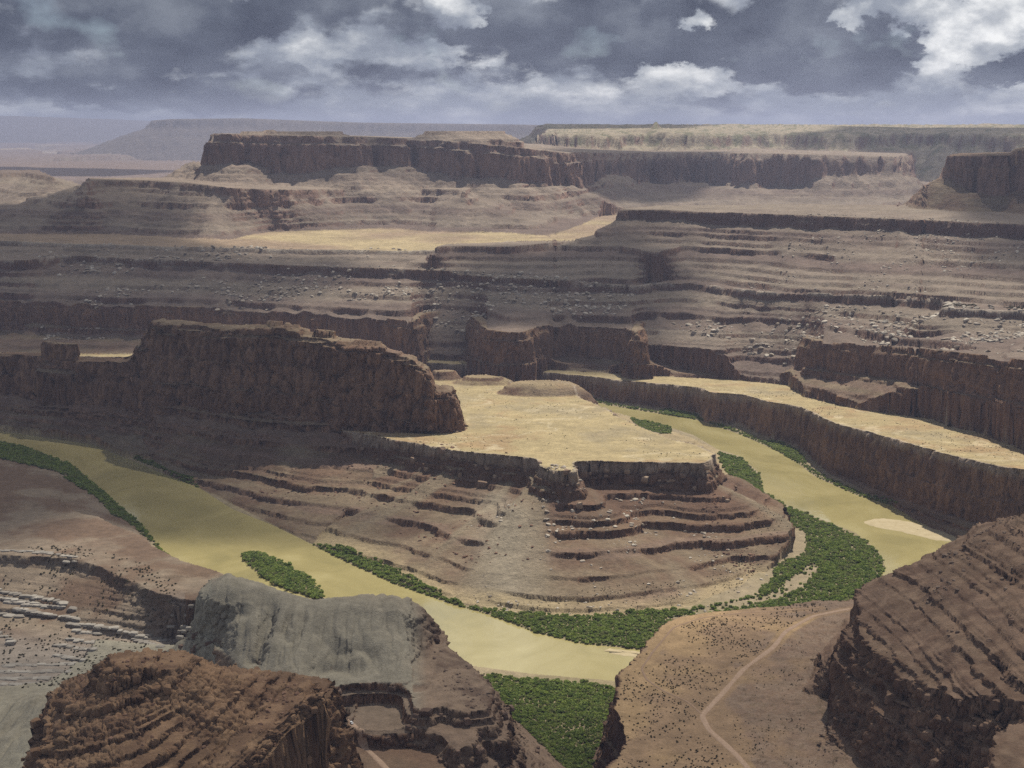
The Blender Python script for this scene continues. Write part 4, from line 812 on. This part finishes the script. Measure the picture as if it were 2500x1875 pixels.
BD = np.concatenate([
    rocks(W_([(2250, 1390), (2300, 1380), (2600, 1400), (2600, 1150), (2350, 1180), (2260, 1280)]), 0, 1000, 11, .5, 2.6, 30, .4, 1.8),
    rocks(PL([(2010, 1770), (2100, 1780), (2190, 1830), (2230, 1900), (2050, 1900), (1990, 1830)], 100), 0, 420, 12, .4, 2.4, 30, .5, 1.8),
    rocks(W_([(1050, 1330), (1190, 1290), (1280, 1250), (1250, 1180), (1150, 1180), (1060, 1230)]), 0, 500, 13, .4, 2.2, 25, .4, 2.0)])
BR = np.concatenate([
    rocks(W_([(820, 2560), (1150, 2430), (1320, 2220), (1300, 1980), (1150, 2000), (900, 2250), (600, 2450)]), 0, 2200, 21, .6, 3.4, 60, .35, 2.4),
    rocks(W_([(1730, 2230), (1780, 2200), (1880, 2080), (1850, 2020), (1780, 2020), (1720, 2100)]), 0, 700, 22, .6, 3.2, 40, .4, 2.2),
    rocks(W_([(150, 1100), (480, 1090), (570, 1060), (780, 1060), (870, 1030), (860, 960), (600, 930), (200, 940), (90, 1020)]), 0, 1300, 23, .35, 1.9, 20, .4, 2.0),
    rocks(W_([(1930, 3250), (2100, 2990), (2240, 2800), (2420, 2520), (2500, 2360), (2560, 2330), (2480, 2280), (2330, 2600), (2150, 2870), (1950, 3140)]), 0, 900, 24, .8, 3.6, 50, .3, 2.2)])
BLAB = {1: 'pale angular boulder resting on the sandy peninsula slope', 2: 'pale boulder fallen below the peninsula rim', 3: 'pale boulder on the slope above the dark canyon wall', 4: 'pale boulder on the grey slope below the white ledge', 6: 'white boulder tumbled below the desert plain rim', 5: 'pale boulder on the terraced hill',
        11: 'dark boulder on the top slope of the layered butte', 12: 'dark boulder heaped at the foot of the layered butte', 13: 'dark boulder on the ledges beside the green gully', 21: 'red brown boulder on the shaded peninsula slope', 22: 'red brown boulder below the peninsula corner cliffs', 23: 'orange brown boulder on the knobbly red butte', 24: 'red brown boulder at the foot of the canyon wall'}
allb = [(BP, M_BPALE, 'pale'), (BD, M_BDARK, 'dark'), (BR, M_BRED, 'red')]
app = np.concatenate([B[:, 3] / B[:, 1] for B, _, _ in allb]); cut = np.sort(app)[-300]
for B, mt, nm in allb:
    ms = [rock_mesh('boulder', 200 + 10 * ord(nm[0]) + k, mt) for k in range(5)]
    ap = B[:, 3] / B[:, 1]; big = ap >= cut
    ib = individuals('boulder', ms, B[big], 31, lambda p_: ('huge ' if p_[3] > 6.3 else ('large ' if p_[3] > 4.5 else ('mid sized ' if p_[3] > 2.4 else 'small '))) + BLAB[int(p_[4])], 'boulder', 'boulders', True)
    for o in ib: o['group'] = o['label'].replace('boulder', 'boulders')
    src = {}
    for o in ib: src.setdefault(o.data.name, o)
    if B[~big].shape[0]: field('boulder_scatter', {'pale': 'countless pale small boulders strewn over the canyon slopes', 'dark': 'small dark rubble strewn about the layered butte', 'red': 'small red rubble strewn over the red slopes'}[nm], list(src.values()), B[~big], 40, True)
    print('boulders', nm, len(B), big.sum())

# ------------------------------------------------------------------ white rock layers on the near slope: blocky slabs that belong to the slope
M_SLAB = boulder_mat('white_sandstone', (.17, .15, .13), (.32, .295, .26))
def slab_mesh(seed):
    b = bmesh.new(); bmesh.ops.create_cube(b, size=2.0); r = random.Random(seed)
    bmesh.ops.subdivide_edges(b, edges=b.edges[:], cuts=2, use_grid_fill=True)
    for v in b.verts:
        c = v.co; l = (abs(c.x) ** 5 + abs(c.y) ** 5 + abs(c.z) ** 5) ** .2; v.co = c / max(l, 1e-6) * 1.0
        v.co += Vector((r.uniform(-.1, .1), r.uniform(-.14, .14), r.uniform(-.07, .07)))
    me = bpy.data.meshes.new('sandstone_slab'); b.to_mesh(me); b.free(); me.materials.append(M_SLAB); return me
SLM = [slab_mesh(k) for k in range(6)]
rs = random.Random(8)
def slab_row(p0, p1, z, n, w, h, dep, drop=0):
    for i in range(n):
        f = (i + rs.uniform(.2, .8)) / n; u = p0[0] + (p1[0] - p0[0]) * f; v = p0[1] + (p1[1] - p0[1]) * f
        u += rs.uniform(-4, 4); v += rs.uniform(-2, 2); x, y = P(u, v, z); zz = float(ground_z([x], [y])[0])
        # settle the point on the ground seen along that line
        for _ in range(12): x, y = P(u, v, zz); zz = .5 * zz + .5 * float(ground_z([x], [y])[0])
        o = bpy.data.objects.new('sandstone_slab', rs.choice(SLM)); coll.objects.link(o); o.parent = STRUCT[14]
        o.location = (x, y, zz + h * .05); o.scale = (w * rs.uniform(.6, 1.5), dep * rs.uniform(.7, 1.3), h * rs.uniform(.7, 1.3)); o.rotation_euler = (rs.uniform(-.08, .08), rs.uniform(-.08, .08), rs.uniform(-.3, .1))
for k_, (a_, b_, n_) in enumerate([((-10, 1442), (165, 1475), 15), ((-10, 1456), (185, 1490), 15), ((10, 1470), (120, 1482), 9), ((30, 1490), (190, 1512), 12), ((-10, 1500), (60, 1506), 5)]): slab_row(a_, b_, 40, n_, 5.2, 2.0, 4.2)
for a_, b_, n_ in [((170, 1525), (290, 1535), 10), ((180, 1540), (240, 1548), 6), ((290, 1540), (400, 1565), 10), ((320, 1562), (400, 1580), 8), ((130, 1575), (240, 1590), 9), ((160, 1562), (230, 1570), 6), ((-5, 1545), (35, 1572), 4), ((130, 1600), (210, 1615), 7)]: slab_row(a_, b_, 30, n_, 4.8, 1.9, 4.0)
for a_, b_, n_ in [((0, 1625), (190, 1622), 12), ((0, 1640), (170, 1640), 11), ((0, 1656), (130, 1658), 8), ((0, 1672), (100, 1670), 6)]: slab_row(a_, b_, 28, n_, 5.5, .9, 3.6)
for a_, b_, n_ in [((412, 1482), (470, 1478), 5), ((415, 1498), (475, 1495), 5), ((418, 1512), (480, 1510), 5), ((425, 1528), (485, 1525), 5), ((440, 1545), (490, 1542), 4), ((455, 1562), (490, 1560), 3)]: slab_row(a_, b_, 45, n_, 3.4, 1.9, 3.0)
for a_, b_, n_ in [((-5, 1344), (90, 1349), 9), ((90, 1349), (188, 1360), 9), ((150, 1365), (190, 1372), 4)]: slab_row(a_, b_, 70, n_, 5.0, 1.2, 3.4)

# ------------------------------------------------------------------ jointed blocks standing out of the ledges (each belongs to its butte)
def block_mesh(seed, mat):
    b = bmesh.new(); bmesh.ops.create_cube(b, size=2.0); r = random.Random(seed)
    bmesh.ops.subdivide_edges(b, edges=b.edges[:], cuts=2, use_grid_fill=True)
    for v in b.verts:
        c = v.co; l = (abs(c.x) ** 7 + abs(c.y) ** 7 + abs(c.z) ** 7) ** (1 / 7); v.co = c / max(l, 1e-6)
    for _ in range(4):
        d = Vector((r.gauss(0, 1), r.gauss(0, 1), r.gauss(0, .7))).normalized(); k = r.uniform(.75, 1.05)
        for v in b.verts:
            e_ = v.co.dot(d) - k
            if e_ > 0: v.co -= d * e_ * .95
    for v in b.verts: v.co += Vector((r.uniform(-.06, .06), r.uniform(-.06, .06), r.uniform(-.06, .06)))
    me = bpy.data.meshes.new('rock_block'); b.to_mesh(me); b.free(); me.materials.append(mat); return me
def blocks(region, mat, n, s0, s1, cond, seed):
    ms = [block_mesh(seed + k, mat) for k in range(6)]; r = np.random.default_rng(seed)
    cand = np.argwhere((VID == region) & cond); cand = cand[r.choice(len(cand), min(n, len(cand)), replace=False)]
    for a_, b_ in cand:
        sz = s0 + (s1 - s0) * r.random() ** 1.8; nr = N[a_, b_]
        o = bpy.data.objects.new('rock_block', ms[r.integers(6)]); coll.objects.link(o); o.parent = STRUCT[region]
        o.location = (VX2[a_, b_] - nr[0] * sz * .35, VY2[a_, b_] - nr[1] * sz * .35, VZ2[a_, b_] - nr[2] * sz * .3)
        o.scale = (sz * r.uniform(.7, 1.4), sz * r.uniform(.7, 1.1), sz * r.uniform(.5, 1.1))
        o.rotation_euler = (r.uniform(-.15, .15), r.uniform(-.15, .15), math.atan2(nr[1], nr[0]) + math.pi / 2 + r.uniform(-.3, .3))
inview = (np.abs(VX / VY) < .35) & (VISV > 0)
blocks(19, boulder_mat('red_block', (.135, .078, .046), (.265, .165, .096)), 280, .9, 3.4, inview & (steep > .35), 500)
blocks(18, boulder_mat('dark_block', (.12, .072, .05), (.24, .16, .11)), 280, 1.0, 4.2, inview & (steep > .3), 520)
blocks(17, boulder_mat('brown_block', (.10, .065, .05), (.20, .135, .10)), 120, 1.0, 4.0, inview & (steep > .5) & (VZ < 139), 540)
blocks(12, boulder_mat('rim_block', (.15, .095, .065), (.34, .26, .19)), 70, 2.0, 6.5, inview & (steep > .4) & (VZ > 60) & (VX / VY > TU(850)), 560)
# ------------------------------------------------------------------ dirt roads
M_ROAD = plain_mat('dirt_road', (.30, .20, .14), (.42, .30, .215), .35)
def road(name, line, z, w, label):
    L = np.array(PL(line, z)); seg = np.r_[0, np.cumsum(np.linalg.norm(np.diff(L, axis=0), axis=1))]; n = int(seg[-1] / 2.5)
    s_ = np.linspace(0, seg[-1], n); c = np.stack([np.interp(s_, seg, L[:, 0]), np.interp(s_, seg, L[:, 1])], 1)
    for _ in range(6): c[1:-1] = (c[:-2] + 2 * c[1:-1] + c[2:]) / 4
    t = np.gradient(c, axis=0); t /= np.linalg.norm(t, axis=1, keepdims=True); nn = np.stack([-t[:, 1], t[:, 0]], 1)
    ww = w * (1 + .18 * vn(s_ / 14, s_ * 0, 3)); V = []
    offs = (-1.0, -.8, -.35, .35, .8, 1.0); dz = (-.5, .16, .30, .30, .16, -.5)
    for o_, d_ in zip(offs, dz):
        q = c + nn * (ww / 2 * o_)[:, None]; V.append(np.concatenate([q, (ground_z(q[:, 0], q[:, 1]) + d_)[:, None]], 1))
    V = np.stack(V, 1).reshape(-1, 3); k = len(offs); g = np.arange(n * k).reshape(n, k)
    q = np.stack([g[:-1, :-1], g[1:, :-1], g[1:, 1:], g[:-1, 1:]], -1).reshape(-1, 4)
    o = mesh_np(name, V, q, M_ROAD, True); tag(o, label, None, None, 'structure'); return c
road('dirt_road', ROAD_A, 100, 6.0, 'wide pale dirt road winding across the brown bench')
M_ROAD_KEEP = M_ROAD; M_ROAD = plain_mat('dirt_track', (.25, .165, .11), (.32, .22, .15), .35)
road('dirt_track', ROAD_B, 100, 2.6, 'faint narrow dirt track along the edge of the brown bench')
M_ROAD = M_ROAD_KEEP
rc = road('dirt_road', ROAD_C, 112, 6.0, 'pale dirt road with a white car below the grey mound')

# ------------------------------------------------------------------ the white car on the road
M_PAINT = plain_mat('white_paint', (.78, .78, .78), (.82, .82, .82), 1.0, .3, 0); M_GLASS = plain_mat('dark_glass', (.02, .025, .03), (.03, .03, .035), 1.0, .1, 0); M_TYRE = plain_mat('tyre_rubber', (.02, .02, .02), (.03, .03, .03), 1.0, .8, 0); M_LAMP = plain_mat('lamp_lens', (.6, .58, .5), (.7, .66, .6), 1.0, .2, 0)
car = bpy.data.objects.new('parked_car', None); coll.objects.link(car); tag(car, 'small white car on the dirt road below the grey mound', 'car')
def part(name, bm_, mat, parent):
    me = bpy.data.meshes.new(name); bm_.to_mesh(me); bm_.free(); me.materials.append(mat); o = bpy.data.objects.new(name, me); coll.objects.link(o); o.parent = parent; return o
def loft(prof, half):                       # side profile (x, z) swept across the width with tucked-in flanks
    b = bmesh.new(); rows = []
    for yy, sc_ in ((-half, .96), (-half * .9, 1.0), (half * .9, 1.0), (half, .96)):
        rows.append([b.verts.new((x * sc_, yy, z if i_ in (0,) else z * (1 if sc_ == 1 else .97))) for i_, (x, z) in enumerate(prof)])
    for a_, c_ in zip(rows[:-1], rows[1:]):
        for i in range(len(prof)): j = (i + 1) % len(prof); b.faces.new((a_[i], a_[j], c_[j], c_[i]))
    b.faces.new(rows[0][::-1]); b.faces.new(rows[-1]); bmesh.ops.recalc_face_normals(b, faces=b.faces[:]); return b
body = part('body', loft([(-2.25, .4), (2.2, .4), (2.25, .75), (2.05, .98), (1.0, 1.08), (.45, 1.62), (-1.7, 1.66), (-2.15, 1.15), (-2.28, .8)], .9), M_PAINT, car)
part('windscreen', loft([(1.02, 1.10), (.50, 1.58), (.44, 1.56), (.94, 1.08)], .76), M_GLASS, car)
for sgn in (-1, 1):
    b = loft([(.72, 1.12), (.36, 1.52), (-1.6, 1.55), (-1.9, 1.14)], .01); bmesh.ops.translate(b, verts=b.verts, vec=(0, sgn * .905, 0)); part('side_window', b, M_GLASS, car)
    b = loft([(2.16, .68), (2.24, .70), (2.2, .86), (2.1, .88)], .2); bmesh.ops.translate(b, verts=b.verts, vec=(0.03, sgn * .6, 0)); part('headlight', b, M_LAMP, car)
    for xx in (-1.38, 1.4):
        b = bmesh.new(); bmesh.ops.create_cone(b, cap_ends=True, segments=18, radius1=.36, radius2=.36, depth=.24, matrix=Matrix.Rotation(math.pi / 2, 4, 'X')); bmesh.ops.bevel(b, geom=b.edges[:], offset=.03, segments=1, affect='EDGES')
        bmesh.ops.translate(b, verts=b.verts, vec=(xx, sgn * .82, .36)); wh = part('wheel', b, M_TYRE, car)
        b = bmesh.new(); bmesh.ops.create_cone(b, cap_ends=True, segments=12, radius1=.21, radius2=.17, depth=.06, matrix=Matrix.Translation((xx, sgn * .95, .36)) @ Matrix.Rotation(math.pi / 2, 4, 'X')); part('rim', b, M_LAMP, wh)
cc = P(855, 1791, 112.6); ci = int(np.argmin(np.hypot(rc[:, 0] - cc[0], rc[:, 1] - cc[1]))); ct = rc[min(ci + 1, len(rc) - 1)] - rc[ci - 1]
car.location = (rc[ci, 0], rc[ci, 1], float(ground_z([rc[ci, 0]], [rc[ci, 1]])[0]) + .32); car.rotation_euler = (0, 0, math.atan2(ct[1], ct[0]))
print('objects', time.time() - T0)

# ------------------------------------------------------------------ clouds overhead (they stand between the sun and the ground and shade it)
M_C, nt, out = new_mat('cloud_white')
p = nt.node('ShaderNodeBsdfPrincipled'); p.inputs['Base Color'].default_value = (.85, .86, .88, 1); p.inputs['Roughness'].default_value = 1; p.inputs['Specular IOR Level'].default_value = 0
at = nt.node('ShaderNodeAttribute', attribute_name='albedo'); tr = nt.node('ShaderNodeBsdfTransparent'); mx = nt.node('ShaderNodeMixShader')
nt.l.new(at.outputs['Fac'], mx.inputs[0]); nt.l.new(tr.outputs[0], mx.inputs[1]); nt.l.new(p.outputs[0], mx.inputs[2]); nt.l.new(mx.outputs[0], out.inputs[0])
ZC = 2500.0
def cloud(ground_poly, zg, thick, dens, seed, label):
    k = (ZC - zg) / math.tan(SUN_EL); ox, oy = math.sin(SUN_AZ) * k, math.cos(SUN_AZ) * k
    poly = [(x + ox, y + oy) for x, y in ground_poly]
    a = np.array(poly); lo = a.min(0) - 160; hi = a.max(0) + 160
    n = 90
    gx, gy = np.meshgrid(np.linspace(lo[0], hi[0], n), np.linspace(lo[1], hi[1], n), indexing='ij')
    size = min(hi - lo)
    d = -sdf_at(gx, gy, poly) + fbm(gx, gy, size * .22, 4, seed) * size * .055
    m = d > 0
    t = np.where(m, np.sqrt(np.clip(d / (size * .3), 0, 1)), 0)
    top = ZC + thick * t * (1 + .5 * fbm(gx, gy, size * .16, 4, seed + 3)); bot = ZC - thick * .12 * t * (1 + fbm(gx, gy, size * .1, 3, seed + 5))
    cm = m[:-1, :-1] & m[1:, :-1] & m[1:, 1:] & m[:-1, 1:]
    g = np.arange(n * n).reshape(n, n)
    q = np.stack([g[:-1, :-1], g[1:, :-1], g[1:, 1:], g[:-1, 1:]], -1)[cm]
    V = np.concatenate([np.stack([gx, gy, top], -1).reshape(-1, 3), np.stack([gx, gy, bot], -1).reshape(-1, 3)])
    Fq = np.concatenate([q, q[:, ::-1] + n * n])
    u_, inv = np.unique(Fq, return_inverse=True)
    op = np.clip(d / 130, 0, 1).reshape(-1) * (1 - math.sqrt(1 - dens)); op = np.concatenate([op, op])[u_]
    o = mesh_np('cloud', V[u_], inv.reshape(-1, 4), M_C, True, np.stack([op] * 3, 1)); tag(o, label, None, 'clouds drifting over the canyon', 'stuff')
    return o
SH = [
    ([P(-900, 2100, 60), P(-300, 1380, 60), P(-100, 1345, 70), P(150, 1340, 70), P(200, 1420, 60), P(420, 1478, 40), P(700, 1530, 0), P(950, 1580, 0), P(1200, 1590, 0), P(1350, 1640, 0), P(1480, 1640, 20), P(1600, 1475, 100), P(1800, 1462, 100), P(1950, 1440, 30), P(2060, 1400, 10), P(2150, 1420, 5), P(2300, 1300, 180), P(2700, 1200, 200), (900, 500), (-900, 500)], 100, 260),
    ([P(-700, 1450, 30), P(0, 1420, 50), P(140, 1390, 60), P(230, 1350, 50), P(420, 1330, 0), P(560, 1340, 0), P(780, 1340, 5), P(1000, 1320, 25), P(1160, 1255, 40), P(1200, 1190, 70), P(1010, 1130, 85), P(850, 1078, 93), PU(760, 2620), PU(560, 2830), PU(330, 3050), PU(60, 3260), PU(-500, 3500)], 60, 240),
    ([PU(-700, 3750), PU(200, 3850), PU(700, 3950), PU(980, 4000), PU(900, 4200), PU(680, 4260), PU(600, 4500), PU(560, 4900), PU(420, 5250), PU(200, 5450), PU(-700, 5300)], 280, 260),
    ([PU(1020, 3680), PU(1200, 3620), PU(1500, 3600), PU(1700, 3640), PU(1760, 3900), PU(1650, 4180), PU(1500, 4260), PU(1250, 4150), PU(1060, 4060)], 280, 200),
    ([PU(2340, 3450), PU(2480, 3150), PU(2900, 3000), PU(3100, 4400), PU(2500, 4900), PU(2330, 4600), PU(2280, 4200)], 350, 240),
    ([PU(640, 5450), PU(900, 5480), PU(1060, 5560), PU(1100, 5900), PU(800, 6200), PU(600, 5900)], 450, 200),
    ([PU(1280, 6000), PU(1500, 6300), PU(1750, 6600), PU(1800, 7400), PU(1600, 8200), PU(1350, 7600)], 400, 300),
    ([PU(1900, 8200), PU(2300, 7800), PU(2700, 8200), PU(2600, 9600), PU(2000, 9600)], 500, 320),
    ([PU(1150, 9000), PU(1700, 9400), PU(1800, 11500), PU(1200, 12000)], 550, 350),
    ([PU(-500, 10800), PU(300, 11200), PU(500, 12600), PU(0, 13600), PU(-500, 13000)], 280, 350),
]
for k_, (poly, zg, th) in enumerate(SH):
    cloud(poly, zg, th, (.55, .78, .82, .85, .8, .7, .8, .8, .8, .8)[k_], 100 + 7 * k_, 'grey bottomed cloud drifting over the canyon')
# ------------------------------------------------------------------ haze
hb = bmesh.new(); bmesh.ops.create_cube(hb, size=1.0)
hm = bpy.data.meshes.new('haze'); hb.to_mesh(hm); hb.free()
haze = bpy.data.objects.new('haze', hm); coll.objects.link(haze)
haze.scale = (60000, 64000, 1110); haze.location = (0, 30500, 545)
tag(haze, 'thin blue air filling the whole canyon', None, None, 'stuff')
M_H, nt, out = new_mat('haze_air')
pv = nt.node('ShaderNodeVolumePrincipled'); pv.inputs['Color'].default_value = (.53, .59, .85, 1); pv.inputs['Density'].default_value = 3.2e-5; pv.inputs['Anisotropy'].default_value = 0.35
nt.l.new(pv.outputs[0], out.inputs['Volume']); hm.materials.append(M_H)
print('done', time.time() - T0)
